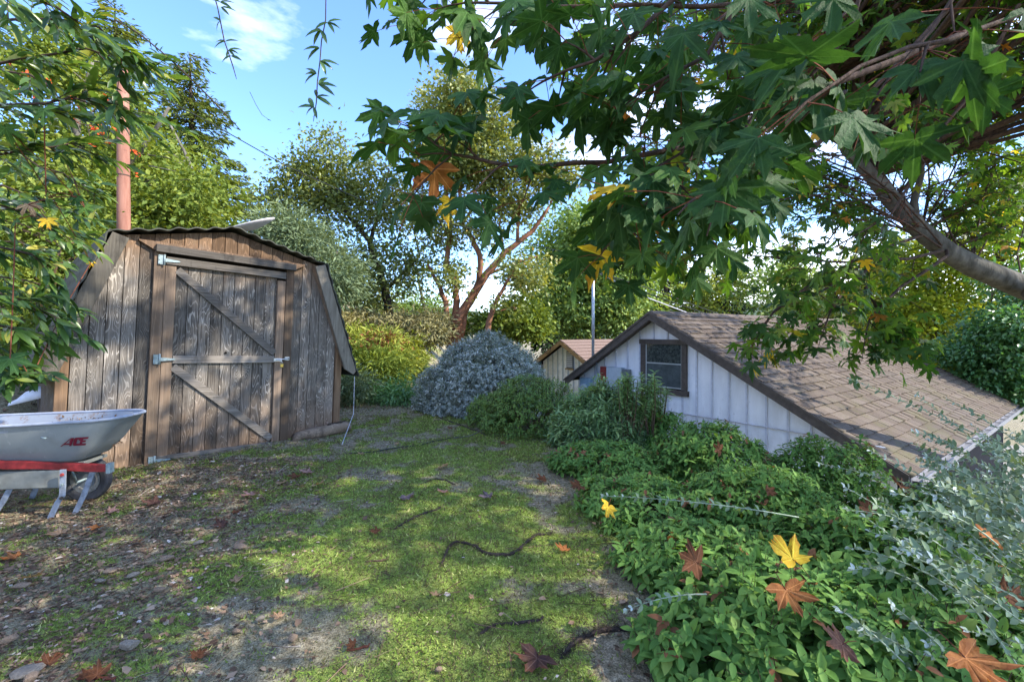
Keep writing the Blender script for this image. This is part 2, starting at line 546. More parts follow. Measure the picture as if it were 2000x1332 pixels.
M['conifer_leaf'] = leaf_mat('conifer_foliage', [(0.0, (0.052, 0.091, 0.026)), (0.6, (0.156, 0.202, 0.046)), (1.0, (0.338, 0.351, 0.078))], 0.18, 0.7, 0.15, 1.3)
M['dark_conifer'] = leaf_mat('dark_conifer_foliage', [(0.0, (0.012, 0.028, 0.016)), (0.6, (0.028, 0.055, 0.028)), (1.0, (0.06, 0.09, 0.04))], 0.12, 0.7, 0.15, 1.2)
M['redwood_leaf'] = leaf_mat('broad_evergreen_foliage', [(0.0, (0.078, 0.150, 0.039)), (0.5, (0.195, 0.299, 0.078)), (1.0, (0.416, 0.507, 0.182))], 0.3, 0.6, 0.2, 1.4)
M['acacia_leaf'] = leaf_mat('grey_green_feathery_foliage', [(0.0, (0.090, 0.132, 0.066)), (0.5, (0.168, 0.228, 0.120)), (1.0, (0.288, 0.348, 0.204))], 0.25, 0.7, 0.15, 1.1)
M['yellow_leaf'] = leaf_mat('bright_yellow_green_foliage', [(0.0, (0.10, 0.16, 0.02)), (0.5, (0.24, 0.32, 0.03)), (0.9, (0.48, 0.47, 0.05)), (1.0, (0.52, 0.32, 0.05))], 0.4, 0.6, 0.2, 1.4)
M['dark_leaf'] = leaf_mat('dark_shrub_foliage', [(0.0, (0.030, 0.090, 0.036)), (0.6, (0.080, 0.200, 0.070)), (1.0, (0.180, 0.340, 0.120))], 0.3, 0.35, 0.5, 1.5)
M['silver_leaf'] = leaf_mat('silver_foliage', [(0.0, (0.10, 0.125, 0.095)), (0.5, (0.33, 0.37, 0.33)), (1.0, (0.62, 0.65, 0.62))], 0.15, 0.7, 0.2, 0.7)
M['grey_leaf'] = leaf_mat('grey_green_leaf', [(0.0, (0.10, 0.16, 0.09)), (0.6, (0.19, 0.265, 0.165)), (0.9, (0.30, 0.37, 0.28)), (1.0, (0.50, 0.57, 0.55))], 0.22, 0.6, 0.25, 1.0)
M['broom_leaf'] = leaf_mat('yellow_broom_foliage', [(0.0, (0.11, 0.16, 0.03)), (0.5, (0.24, 0.30, 0.05)), (1.0, (0.42, 0.44, 0.10))], 0.3, 0.7, 0.1, 1.2)
M['dry_leaf'] = leaf_mat('dry_brush_foliage', [(0.0, (0.16, 0.13, 0.07)), (0.5, (0.30, 0.28, 0.13)), (1.0, (0.46, 0.42, 0.24))], 0.2, 0.8, 0.1, 1.0)
M['red_brush'] = leaf_mat('rusty_brush_foliage', [(0.0, (0.16, 0.05, 0.03)), (1.0, (0.36, 0.14, 0.07))], 0.2, 0.8, 0.1, 1.0)
M['hyper_leaf'] = leaf_mat('ground_cover_leaf', [(0.0, (0.052, 0.127, 0.030)), (0.5, (0.115, 0.236, 0.053)), (0.9, (0.196, 0.333, 0.078)), (0.975, (0.253, 0.322, 0.081)), (1.0, (0.253, 0.115, 0.057))], 0.28, 0.6, 0.15, 1.4)
M['bush_leaf'] = leaf_mat('green_bush_leaf', [(0.0, (0.049, 0.105, 0.028)), (0.5, (0.119, 0.217, 0.049)), (1.0, (0.252, 0.364, 0.084))], 0.28, 0.5, 0.3, 1.4)
M['oleander_leaf'] = leaf_mat('narrow_leaf_green', [(0.0, (0.068, 0.149, 0.061)), (0.5, (0.162, 0.284, 0.115)), (1.0, (0.338, 0.459, 0.189))], 0.28, 0.5, 0.3, 1.4)
M['moss_blade'] = leaf_mat('moss_and_grass', [(0.0, (0.12, 0.09, 0.06)), (0.35, (0.15, 0.145, 0.06)), (0.6, (0.15, 0.235, 0.045)), (0.88, (0.24, 0.36, 0.06)), (1.0, (0.52, 0.54, 0.22))], 0.25, 0.85, 0.08, 1.2)
M['litter'] = leaf_mat('dry_leaf_litter', [(0.0, (0.057, 0.034, 0.023)), (0.35, (0.138, 0.086, 0.055)), (0.7, (0.241, 0.155, 0.098)), (0.93, (0.368, 0.259, 0.172)), (1.0, (0.552, 0.483, 0.425))], 0.08, 0.8, 0.2, 1.0)
M['flower'] = leaf_mat('orange_red_flower', [(0.0, (0.55, 0.06, 0.02)), (1.0, (0.80, 0.16, 0.04))], 0.25, 0.6, 0.2, 1.0)


def mk_fallen(name, a, b, edge, vein=1.0):
    """dry maple leaf: two tones in blotches, pale veins along the lobes (UV = outline)"""
    t = NT(name)
    uv = t.coord('UV')
    x, y, _ = t.xyz(uv)
    r = t.math('SQRT', t.math('ADD', t.math('MULTIPLY', x, x), t.math('MULTIPLY', y, y)))
    th = t.math('ABSOLUTE', t.math('ARCTAN2', x, y))
    d0 = th
    d1 = t.math('ABSOLUTE', t.math('SUBTRACT', th, 0.82))
    d2 = t.math('ABSOLUTE', t.math('SUBTRACT', th, 1.72))
    d = t.math('MULTIPLY', t.math('MINIMUM', d0, t.math('MINIMUM', d1, d2)), r)
    v = t.ramp(d, [(0.010, 1.0), (0.022, 0.0)])
    n = t.noise(t.vadd(uv, t.comb(t.math('MULTIPLY', t.rnd(), 9), 0.0, 0.0)), 3.2, 5, 0.65)
    c = t.mix(t.ramp(n, [(0.38, 0.0), (0.62, 1.0)]), (*a, 1), (*b, 1))
    c = t.mix(t.ramp(t.math('MULTIPLY', r, t.math('ADD', n, 0.5)), [(0.62, 0.0), (0.95, 0.8)]), c, (*edge, 1))
    c = t.mix(t.math('MULTIPLY', v, 0.55 * vein), c, (*[min(1, k * 1.6 + .03) for k in a], 1))
    return t.bsdf(c, 0.62, 0.16, bump=t.bump(n, 0.5, 0.02), trans=0.33, tcol=t.mix(1.0, c, (1.6, 1.5, .6, 1), 'MULTIPLY'))


M['leaf_green_veined'] = mk_fallen('green_maple_leaf_veined', (0.036, 0.095, 0.024), (0.022, 0.062, 0.018), (0.034, 0.075, 0.018), 0.8)
M['leaf_lime_veined'] = mk_fallen('light_green_maple_leaf_veined', (0.07, 0.15, 0.03), (0.05, 0.11, 0.025), (0.09, 0.13, 0.03), 0.8)
M['leaf_yellow'] = mk_fallen('yellow_maple_leaf', (0.72, 0.50, 0.045), (0.62, 0.36, 0.03), (0.45, 0.13, 0.02))
M['leaf_orange'] = mk_fallen('orange_maple_leaf', (0.42, 0.17, 0.055), (0.30, 0.105, 0.035), (0.20, 0.055, 0.02))
M['leaf_rust'] = mk_fallen('rust_maple_leaf', (0.17, 0.068, 0.030), (0.11, 0.044, 0.022), (0.07, 0.028, 0.016))
M['leaf_purple'] = mk_fallen('purple_brown_maple_leaf', (0.12, 0.062, 0.045), (0.075, 0.038, 0.035), (0.20, 0.07, 0.03))
M['leaf_tan'] = mk_fallen('tan_maple_leaf', (0.46, 0.30, 0.18), (0.33, 0.20, 0.12), (0.22, 0.12, 0.07))
M['leaf_pink'] = mk_fallen('pinkish_tan_maple_leaf', (0.42, 0.25, 0.21), (0.30, 0.16, 0.13), (0.20, 0.10, 0.08))
M['leaf_grey'] = mk_fallen('grey_brown_maple_leaf', (0.22, 0.17, 0.18), (0.13, 0.10, 0.11), (0.10, 0.07, 0.06))
M['rock'] = plain('tan_rock', (0.22, 0.155, 0.105), 0.9, 0.2, var=0.4, scale=12, bump=0.6)
M['rock_pale'] = plain('pale_rock', (0.22, 0.185, 0.145), 0.95, 0.05, var=0.3, scale=12, bump=0.6)
# ------------------------------------------------------------------ the ground (one sheet out to the horizon)
def edge_x(y):
    """x of the border between lawn and planting bank"""
    return np.interp(y, [0, 1.6, 2.0, 2.5, 4.5, 6.8, 8.0, 9.0, 10.0, 14, 20], [.95, .85, .78, .68, .48, .35, .05, -.55, -1.6, -2.6, -3.0])


def hill_x(y):
    return np.interp(y, [0, 4.7, 11, 20], [-7.0, -5.7, -3.6, -1.5])


def gz(x, y):
    x, y = np.asarray(x, float), np.asarray(y, float)
    d = x - edge_x(y)
    z = -2.55 * sstep(0.25, 6.0, d) * sstep(45, 12, np.abs(y))
    hx = hill_x(y) - x
    z = z + 0.42 * np.minimum(np.where(hx > 0, hx, 0), 14) * sstep(0.0, 1.5, hx) * sstep(70, 25, y)
    z = z - 4.5 * sstep(13, 40, y) * sstep(-9, 2, x)
    near = sstep(30, 6, np.hypot(x, y))
    z = z + near * (0.05 * (fbm(x, y, 0.6, 3) - .5) + 0.030 * (fbm(x + 5, y, 3.0, 3) - .5))
    return z


def moss(x, y):
    """0 bare brown soil .. 1 thick moss"""
    m = fbm(x, y, 0.9, 4, 0.62) * 1.0 + 1.15 * (fbm(x + 9, y + 3, 4.0, 4, .65) - .5)
    c = np.exp(-(((x + 0.75) / 1.35) ** 2 + ((y - 3.9) / 2.2) ** 2))
    c2 = np.exp(-(((x + 0.15) / 0.7) ** 2 + ((y - 3.2) / 1.1) ** 2))
    m = m + 0.22 * c + 0.10 * c2
    m = m - 0.20 * sstep(-0.9, -3.1, x + 0.25 * (y - 3.5))          # litter on the left
    m = m - 0.12 * sstep(3.0, 1.7, y) * sstep(.1, -1.2, x)
    m = m - 0.45 * sstep(-0.30, 0.08, x - edge_x(y)) * (.45 + .55 * sstep(3.2, 2.2, y))           # bare soil along the planting
    m = m - 0.30 * sstep(6.8, 9.5, y) + 0.42 * np.exp(-(((x + 1.75) / .75) ** 2 + ((y - 7.9) / .6) ** 2)) \
        + 0.30 * np.exp(-(((x + 0.2) / .6) ** 2 + ((y - 6.6) / .35) ** 2))
    return sstep(0.20, 0.70, m)


def axis(lo, hi, step, far):
    a = np.arange(lo, hi + 1e-6, step)
    g = []
    s, p = step, hi
    while p < far:
        s *= 1.35; p += s; g.append(p)
    g2 = []
    s, p = step, lo
    while p > -far:
        s *= 1.35; p -= s; g2.append(p)
    return np.concatenate([g2[::-1], a, g])


gx, gy = axis(-6.0, 4.0, 0.05, 4500), axis(1.0, 11.0, 0.05, 4500)
GX, GY = np.meshgrid(gx, gy, indexing='ij')
GZ = gz(GX, GY)
nx, ny = len(gx), len(gy)
idx = np.arange(nx * ny).reshape(nx, ny)
gf = np.stack([idx[:-1, :-1], idx[1:, :-1], idx[1:, 1:], idx[:-1, 1:]], -1).reshape(-1, 4)
gme = np_mesh('ground', np.stack([GX, GY, GZ], -1).reshape(-1, 3), gf, tint=moss(GX, GY).ravel(), smooth=True)
t = NT('mossy_soil')
p = t.pos()
n1 = t.noise(p, 26, 5, 0.7)
n2 = t.noise(p, 120, 3, 0.7)
n3 = t.noise(p, 3.0, 4, 0.6)
soil = t.ramp(n1, [(0.28, (0.075, 0.058, 0.038)), (0.5, (0.225, 0.185, 0.125)), (0.72, (0.44, 0.38, 0.28))])
soil = t.mix(t.ramp(n3, [(0.35, 0.0), (0.7, 0.6)]), soil, (0.17, 0.17, 0.09, 1))
grn = t.ramp(n1, [(0.28, (0.08, 0.115, 0.022)), (0.5, (0.185, 0.25, 0.05)), (0.75, (0.36, 0.44, 0.10))])
grn = t.mix(t.ramp(n3, [(0.4, 0.0), (0.65, 0.55)]), grn, (0.15, 0.155, 0.055, 1))
mk = t.math('ADD', t.attr(), t.math('MULTIPLY', t.math('SUBTRACT', n2, 0.5), 1.6))
mk = t.math('ADD', mk, t.math('MULTIPLY', t.math('SUBTRACT', n1, 0.5), 1.5))
c = t.mix(t.ramp(mk, [(0.36, 0.0), (0.66, 1.0)]), soil, grn)
c = t.mix(1.0, c, t.ramp(n2, [(0.35, 0.55), (0.65, 1.85)]), 'MULTIPLY')
M['ground'] = t.bsdf(c, 0.95, 0.1, bump=t.bump(t.math('ADD', n1, t.math('MULTIPLY', n2, 0.6)), 0.9, 0.03))
tag(link('ground', gme, M['ground']), kind='structure')

# wooded ridges far beyond the clearing, haze painted into their grey-green colour
for k, (dist, base_h, amp, colr) in enumerate([(420, 17, 18, (0.085, 0.115, 0.075)), (1500, 45, 60, (0.10, 0.135, 0.125))]):
    xs = np.linspace(-dist * 1.6, dist * 1.6, 260)
    prof = base_h + amp * fbm(xs, xs * 0 + k * 7, 3.2 / dist, 5)
    rows = []
    for j, (dy, fz) in enumerate([(-0.25, 0.0), (-0.12, 0.45), (-0.04, 0.82), (0.0, 1.0), (0.3, 0.2)]):
        jitter = (fbm(xs, xs * 0 + 3 + j, 26 / dist, 4) - .5) * amp * 0.35
        rows.append(np.stack([xs, dist * (1 + dy) + 0 * xs, -12 + (prof + 12) * fz + jitter * (j > 0)], -1))
    V = np.concatenate(rows)
    n = len(xs)
    ff = np.array([(j * n + i, j * n + i + 1, (j + 1) * n + i + 1, (j + 1) * n + i) for j in range(4) for i in range(n - 1)])
    tag(link('wooded_hill', np_mesh('wooded_hill', V, ff, smooth=True), plain('far_woods_%s' % ('near', 'far')[k], colr, 0.95, 0.05, var=0.6, scale=0.12 if k == 0 else 0.03)), kind='structure')
# ------------------------------------------------------------------ leaf templates and scatterers
def tmpl(v, f, uv=None):
    return np.array(v, float), np.array(f, int)


QUAD = tmpl([(0, 0, 0), (.28, .45, .07), (0, 1, -.06), (-.28, .45, .07)], [(0, 1, 2), (0, 2, 3)])
NARROW = tmpl([(0, 0, 0), (.12, .45, .03), (0, 1, -.12), (-.12, .45, .03)], [(0, 1, 2), (0, 2, 3)])
TRI = tmpl([(-.12, 0, 0), (.12, 0, 0), (0, 1, 0)], [(0, 1, 2)])


def oval(w, droop=.18, fold=.10, tip=1.0):
    ys = [0, .22, .52, .8, 1.0]
    ws = [.03, .82 * w, w, .62 * w, .01]
    v = []
    for y, a in zip(ys, ws):
        z = -droop * y * y
        v += [(-a, y, z + fold * a / w), (0, y, z), (a, y, z + fold * a / w)]
    f = []
    for i in range(4):
        b = i * 3
        f += [(b, b + 1, b + 4), (b, b + 4, b + 3), (b + 1, b + 2, b + 5), (b + 1, b + 5, b + 4)]
    return tmpl(v, f)


OVAL = oval(.245, .2, .09)
OVAL_ROUND = oval(.27, .12, .12)
LANCE = oval(.15, .30, .06)
LANCE_W = oval(.19, .26, .07)

MAPLE_OUT = [(0, 1.0), (7, .81), (13, .83), (16, .62), (22, .38), (31, .56), (37, .80), (42, .76), (47, 1.0), (55, .76), (62, .75), (67, .52),
             (75, .36), (85, .50), (92, .66), (98, .82), (107, .60), (118, .50), (132, .34), (155, .24), (176, .10)]
FALLEN_OUT = [(0, 1.0), (7, .84), (13, .86), (17, .64), (24, .50), (31, .62), (38, .84), (42, .80), (47, 1.0), (55, .80), (62, .78), (68, .58),
              (76, .46), (86, .58), (92, .70), (99, .84), (108, .66), (119, .56), (134, .42), (155, .28), (176, .10)]
MAPLE_LOW = [(0, 1.0), (13, .66), (22, .34), (38, .74), (47, 1.0), (62, .62), (75, .30), (98, .80), (125, .38), (170, .12)]


def maple(outline, curl=.25, seed=0, rel=1.0):
    r0 = random.Random(seed)
    pts = [(a, r) for a, r in outline] + [(-a, r) for a, r in outline[:0:-1]]
    v, uv = [(0, 0, 0)], [(0, 0)]
    for a, r in pts:
        rr = r * (1 + r0.uniform(-.09, .09))
        aa = R(a + r0.uniform(-2.5, 2.5))
        x, y = math.sin(aa) * rr, math.cos(aa) * rr
        lobe = math.cos(aa * 3.75)
        z = -curl * rr * rr * (0.8 + 0.5 * math.sin(aa * 1.3 + seed)) + .05 * rel * r0.uniform(-1, 1) - .06 * lobe * rr + .10 * abs(x) * 0.4
        v.append((x, y, z)); uv.append((math.sin(R(a)) * r, math.cos(R(a)) * r))
    n = len(pts)
    f = [(0, 1 + (i + 1) % n, 1 + i) for i in range(n)]
    return np.array(v, float), np.array(f, int), np.array(uv, float)


MAPLE_HI = [maple(MAPLE_OUT, .18 + .09 * (i % 4), i) for i in range(8)]
MAPLE_LO = [maple(MAPLE_LOW, .2 + .1 * (i % 3), 20 + i)[:2] for i in range(3)]


def frames(tip, nrm):
    """rotation matrices with local y along tip, local z near nrm"""
    t = tip / np.maximum(np.linalg.norm(tip, axis=1, keepdims=True), 1e-9)
    n = nrm - t * np.sum(nrm * t, 1, keepdims=True)
    n = n / np.maximum(np.linalg.norm(n, axis=1, keepdims=True), 1e-9)
    x = np.cross(t, n)
    return np.stack([x, t, n], -1)          # columns


def rand_dirs(n, bias=(0, 0, 0)):
    v = rng.normal(size=(n, 3)); v /= np.linalg.norm(v, axis=1, keepdims=True)
    return v + np.array(bias)


def leaves_mesh(name, tm, pos, rot, size, tint):
    tv, tf = tm[0], tm[1]
    n = len(pos)
    V = np.einsum('nij,vj->nvi', rot, tv) * size[:, None, None] + pos[:, None, :]
    Fc = tf[None] + (np.arange(n) * len(tv))[:, None, None]
    return np_mesh(name, V.reshape(-1, 3), Fc.reshape(-1, 3), tint=np.repeat(tint, len(tv)))


def leaf_objects(parent, tms, pos, rot, size, tint, m, nvar=10, name='leaf', mat_by=None):
    """each leaf an object of its own, sharing a few meshes"""
    meshes = {}
    for i in range(len(pos)):
        tb = int(min(.999, max(0, tint[i])) * nvar)
        k = (i % len(tms), tb)
        mm = mat_by(tint[i], i) if mat_by else m
        k = k + (mm.name,)
        if k not in meshes:
            T = tms[k[0]]
            me = np_mesh(name, T[0], T[1], tint=np.full(len(T[0]), (tb + .5) / nvar), uv=T[2] if len(T) > 2 else None)
            me.materials.append(mm)
            meshes[k] = me
        o = bpy.data.objects.new(name, meshes[k])
        mw = Matrix([[*(rot[i][0] * size[i]), pos[i][0]], [*(rot[i][1] * size[i]), pos[i][1]], [*(rot[i][2] * size[i]), pos[i][2]], [0, 0, 0, 1]])
        o.parent = parent
        o.matrix_local = Matrix.Translation(-parent.location) @ mw
        COL.objects.link(o)


def seen_size(pos, size):
    """apparent size in photo pixels; 0 outside the frame"""
    Y = np.maximum(pos[:, 1], .05)
    px = 1000 + pos[:, 0] / Y * F
    py = HZ - (pos[:, 2] - CH) / Y * F
    s = size / Y * F
    ok = (pos[:, 1] > .3) & (px > -10) & (px < 2010) & (py > -10) & (py < 1342)
    return np.where(ok, s, 0)


def split_leaves(parent, tm_hi, tm_lo, pos, rot, size, tint, m, limit=300, minpx=10, mat_by=None, name='leaf', stuff='foliage'):
    """the leaves that show largest become objects, the others one mesh"""
    s = seen_size(pos, size)
    order = np.argsort(-s)
    top = [i for i in order[:limit] if s[i] >= minpx]
    top = np.array(top, int)
    rest = np.setdiff1d(np.arange(len(pos)), top)
    if len(top):
        leaf_objects(parent, tm_hi, pos[top], rot[top], size[top], tint[top], m, name=name, mat_by=mat_by)
    if len(rest):
        ppos = pos[rest] - np.array(parent.location)
        me = leaves_mesh(stuff, tm_lo, ppos, rot[rest], size[rest], tint[rest])
        tag(link(stuff, me, m, parent), kind='stuff')


# ---- trees seen from some distance: limbs drawn as paths, crown as leaf clumps round twigs
def tree(name, label, cat, limbs, blobs, leaf=QUAD, lsize=.12, per=60, spread=.45, mleaf=None, mbark=None, group=None,
         gap=.42, up=.35, base=None, tintbias=0.0, twigs=True, flat=1.0, droop=0.0, seed=0):
    r = np.random.default_rng(seed + 100)
    base = Vector(base) if base is not None else None
    L = []
    for path in limbs:
        L.append([(P(a[0], a[1], a[2]), a[3]) for a in path])
    if base is None:
        b0 = L[0][0][0]
        base = Vector((b0.x, b0.y, float(gz(b0.x, b0.y))))
    root = tag(empty(name, base), label, cat, group)
    mb = MB()
    allp = []
    for path in L:
        pts = [p for p, _ in path]; rad = [q for _, q in path]
        # smooth and roughen the path
        P2, R2 = [], []
        for i in range(len(pts) - 1):
            for s_ in (0, .34, .67):
                q = pts[i].lerp(pts[i + 1], s_)
                j = rad[i] * .35
                P2.append(q + Vector((r.uniform(-j, j), r.uniform(-j, j), 0))); R2.append(rad[i] * (1 - s_) + rad[i + 1] * s_)
        P2.append(pts[-1]); R2.append(rad[-1])
        mb.tube([q - base for q in P2], R2, 7)
        allp += P2
    A = np.array([tuple(p) for p in allp]) if allp else np.array([tuple(base)])
    C = []
    for (px, py, Y, rx, ry, rY, n) in blobs:
        c = np.array(P(px, py, Y)); sx, sz = rx / F * Y, ry / F * Y
        d = r.normal(size=(n * 3, 3)); d /= np.linalg.norm(d, axis=1, keepdims=True)
        d *= (r.random((n * 3, 1)) ** .45)
        q = c + d * np.array([sx, rY, sz])
        nz = fbm(q[:, 0] * .9 + q[:, 2] * 1.3 + seed, q[:, 1] * .9 - q[:, 2] * .7, .75, 3)
        q = q[nz > np.quantile(nz, gap)][:n]
        C.append(q)
    C = np.concatenate(C)
    if twigs:
        for i in range(0, len(C), 2):
            c = C[i]
            dd = np.linalg.norm((A - c) * np.array([1, 1, 1.0]), axis=1) + np.maximum(A[:, 2] - c[2] + .3, 0) * .8
            k = int(np.argmin(dd))
            a = Vector(A[k]); b = Vector(c)
            mid = a.lerp(b, .5) + Vector((r.uniform(-.15, .15), r.uniform(-.15, .15), (b - a).length * .06))
            th = min(.05, .012 + .008 * (b - a).length)
            mb.tube([a - base, mid - base, b - base], [th, th * .6, th * .3], 3, cap=False)
    if mb.v: mb.build('trunk', mbark, root)
    n = len(C) * per
    cen = np.repeat(C, per, 0)
    sp = spread * (.6 + .8 * r.random(len(C)))
    off = r.normal(size=(n, 3)) * np.repeat(sp, per)[:, None] * np.array([1, 1, .62 * flat])
    if droop: off[:, 2] -= droop * np.hypot(off[:, 0], off[:, 1])
    pos = cen + off
    rot = frames(off / (np.linalg.norm(off, axis=1, keepdims=True) + .01) + r.normal(size=(n, 3)) * .6 + np.array([0, 0, -.25]), r.normal(size=(n, 3)) * .7 + np.array([0, 0, up * 2]))
    size = lsize * (.6 + .8 * r.random(n))
    ct = np.repeat(r.random(len(C)), per)
    tint = np.clip(.25 + .35 * ct + .45 * (r.random(n) - .35) + tintbias, 0, 1)
    me = leaves_mesh('crown', leaf, pos - np.array(base), rot, size, tint)
    tag(link('crown', me, mleaf, root), kind='stuff')
    return root
# ------------------------------------------------------------------ the barn-shaped shed
SHED_O = Vector((-3.691, 5.873, float(gz(-3.69, 5.87)) * 0))
SHED_YAW, SHED_ROLL = R(48.37), R(2.35)
shed = tag(empty('shed', SHED_O), 'weathered grey barn-shaped wooden shed with a Z-braced door beside the lawn', 'shed')
shed.rotation_mode = 'XYZ'
shed.rotation_euler = (Matrix.Rotation(SHED_YAW, 3, 'Z') @ Matrix.Rotation(SHED_ROLL, 3, 'Y')).to_euler('XYZ')


def shed_top(x):
    a = abs(x)
    return 2.80 - .27 * a / 1.17 if a < 1.17 else 2.53 - (a - 1.17) * 2.86


def shed_plank(x0, x1, z0, y0=0.0, y1=.02, top=None):
    xs = [x0] + [k for k in (-1.17, 0, 1.17) if x0 < k < x1] + [x1]
    tp = [(x, (shed_top(x) if top is None else top)) for x in reversed(xs)]
    jy = random.uniform(-.003, .003)
    MB().prism([(x0, z0 + random.uniform(-.01, .01)), (x1, z0 + random.uniform(-.01, .01))] + tp, y0 + jy, y1).build('plank', M['plank'], shed, bevel=.0025)


for a, b, n_, z_ in ((-1.455, -.795, 5, -.06), (-.795, .785, 11, 2.44), (.785, 1.455, 5, -.06)):
    for k in range(n_):
        shed_plank(a + (b - a) * k / n_ + .0035, a + (b - a) * (k + 1) / n_ - .0035, z_)
# corner posts
for sx in (-1, 1):
    a, b = sorted((sx * 1.462, sx * 1.56))
    MB().box(a, b, -.025, .06, -.06, shed_top(1.56) - .02).build('corner_post', M['post'], shed, bevel=.004)
MB().prism([(-1.55, -.05), (1.55, -.05), (1.55, 1.4), (1.17, 2.50), (0, 2.77), (-1.17, 2.50), (-1.55, 1.4)], .022, .05).build('inner_wall', M['dark'], shed)
for sx in (-1, 1):
    a, b = sorted((sx * 1.53, sx * 1.56))
    MB().box(a, b, .05, 3.0, -.06, 1.38).build('side_wall', M['plank'], shed)
MB().prism([(-1.55, -.05), (1.55, -.05), (1.55, 1.4), (1.17, 2.50), (0, 2.77), (-1.17, 2.50), (-1.55, 1.4)], 2.97, 3.0).build('rear_wall', M['plank'], shed)


def corrugated(a, b, y0, y1, amp, per, th, m, name='roof_sheet', n_per=8):
    a, b = Vector(a), Vector(b)
    L = (b - a).length; d = (b - a) / L; q = Vector((-d.y, d.x))
    if q.y < 0: q = -q
    n = max(4, int(L / per * n_per))
    lo, hi = [], []
    for i in range(n + 1):
        s = L * i / n
        h = amp * (math.sin(2 * math.pi * s / per) * .75 + .25 * math.sin(2.7 * s / per + a.x * 5))
        p0 = a + d * s + q * h
        lo.append(p0); hi.append(p0 + q * th)
    pts = lo + hi[::-1]
    if d.x < 0: pts = pts[::-1]
    mb = MB()
    k = len(lo)
    ys = [y0, y1]
    vs = []
    for y in ys: vs += [(p.x, y, p.y) for p in lo] + [(p.x, y, p.y) for p in hi]
    fs = []
    for i in range(n):
        fs += [(k + i, k + i + 1, 3 * k + i + 1, 3 * k + i), (i, 2 * k + i, 2 * k + i + 1, i + 1), (i, i + 1, k + i + 1, k + i), (2 * k + i, 3 * k + i, 3 * k + i + 1, 2 * k + i + 1)]
    fs += [(0, k, 3 * k, 2 * k), (n, 2 * k + n, 3 * k + n, k + n)]
    mb.add(vs, fs)
    return mb.build(name, m, shed)


for sx in (-1, 1):
    corrugated((0, 2.835), (sx * 1.23, 2.545), -.13, 3.1, .016, .19, .014, M['shed_roof'])
    corrugated((sx * 1.20, 2.57), (sx * 1.775, .90), -.15, 3.1, .012, .21, .014, M['shed_roof'])
    # gable boards along the steep lower slope
    MB().prism([(sx * 1.045, 2.50), (sx * 1.55, 1.02), (sx * 1.70, .93), (sx * 1.745, .98), (sx * 1.19, 2.545)][::1 if sx < 0 else -1], -.135, -.105).build('gable_board', M['fascia'], shed, bevel=.004)
    MB().prism([(sx * 1.57, 1.06), (sx * 1.745, .95), (sx * 1.19, 2.50), (sx * 1.05, 2.50)][::1 if sx < 0 else -1], -.100, -.002).build('gable_soffit', M['trim'], shed)
# door frame posts
MB().box(-.800, -.694, -.045, 0, -.06, 2.415).build('door_post', M['trim'], shed, bevel=.004)
MB().box(.682, .790, -.045, 0, -.05, 2.415).build('door_post', M['trim'], shed, bevel=.004)
MB().prism([(-.80, 2.425), (.80, 2.425), (.93, 2.50), (.93, 2.515), (-.95, 2.525), (-.95, 2.51)], -.050, -.002).build('header_backing', M['trim'], shed, bevel=.003)
MB().box(-.795, .792, -.098, -.052, 2.405, 2.492).build('header_board', M['trim_flat'], shed, bevel=.004)
# the door
door = MB().box(-.69, .678, .0, .018, -.03, 2.36).build('door', M['dark'], shed)
xx = -.585
while xx < .56:
    x2 = min(xx + .1265, .571)
    MB().box(xx + .003, x2 - .003, -.014 + random.uniform(-.003, .003), -.001, .03, 2.30).build('door_plank', M['plank'], door, bevel=.002)
    xx = x2
MB().box(-.690, -.585, -.044, -.001, -.02, 2.27).build('stile', M['trim'], door, bevel=.004)
MB().box(.573, .675, -.044, -.001, -.02, 2.245).build('stile', M['trim'], door, bevel=.004)
MB().box(-.690, .672, -.062, -.001, 2.275, 2.365).build('top_rail', M['trim_flat'], door, bevel=.004)
MB().box(-.580, .568, -.046, -.001, 1.115, 1.205).build('middle_rail', M['trim_flat'], door, bevel=.004)
MB().box(-.700, .655, -.050, -.001, -.06, .040).build('bottom_rail', M['trim_flat'], door, bevel=.004)
MB().board((-.575, 2.225), (.568, 1.245), .088, -.044, -.016).build('brace', M['trim_flat'], door, bevel=.003)
MB().board((-.575, 1.075), (.568, .085), .088, -.044, -.016).build('brace', M['trim_flat'], door, bevel=.003)
for zz, xo in ((2.32, -.735), (1.165, -.735), (-.005, -.735)):
    mb = MB().box(xo - .032, xo + .018, -.066, -.058, zz - .055, zz + .055)
    mb.prism([(xo + .03, zz - .022), (xo + .17, zz - .008), (xo + .18, zz), (xo + .17, zz + .008), (xo + .03, zz + .022)], -.072, -.064)
    mb.tube([(xo + .024, -.072, zz - .062), (xo + .024, -.072, zz + .062)], .011, 8)
    for dz in (-.045, 0, .045): mb.disc((xo - .02, -.069, zz + dz), .007, (0, 1, 0), .006, 8)
    mb.build('hinge', M['galv'], door)
hp = MB().box(.555, .66, -.058, -.050, 1.135, 1.175)
hp.tube([(.58, -.066, 1.155), (.76, -.066, 1.172)], .010, 8)
hp.tube([(.62, -.062, 1.15), (.62, -.09, 1.15), (.64, -.095, 1.16), (.66, -.062, 1.16)], .006, 6)
hp.box(.70, .76, -.062, -.050, 1.15, 1.195)
hp.build('latch', M['steel'], door)
pl_ = MB().box(.630, .668, -.098, -.078, 1.055, 1.098).build('padlock', M['brass'], door, bevel=.004)
MB().tube([(.638, -.088, 1.098), (.638, -.088, 1.125), (.649, -.088, 1.137), (.660, -.088, 1.125), (.660, -.088, 1.098)], .0035, 6).build('shackle', M['steel'], pl_)
MB().disc((-.02, -.018, 1.245), .014, (0, 1, 0), .01, 10).build('knob_hole', M['dark'], door)
SH = Matrix.Translation(SHED_O) @ shed.rotation_euler.to_matrix().to_4x4()


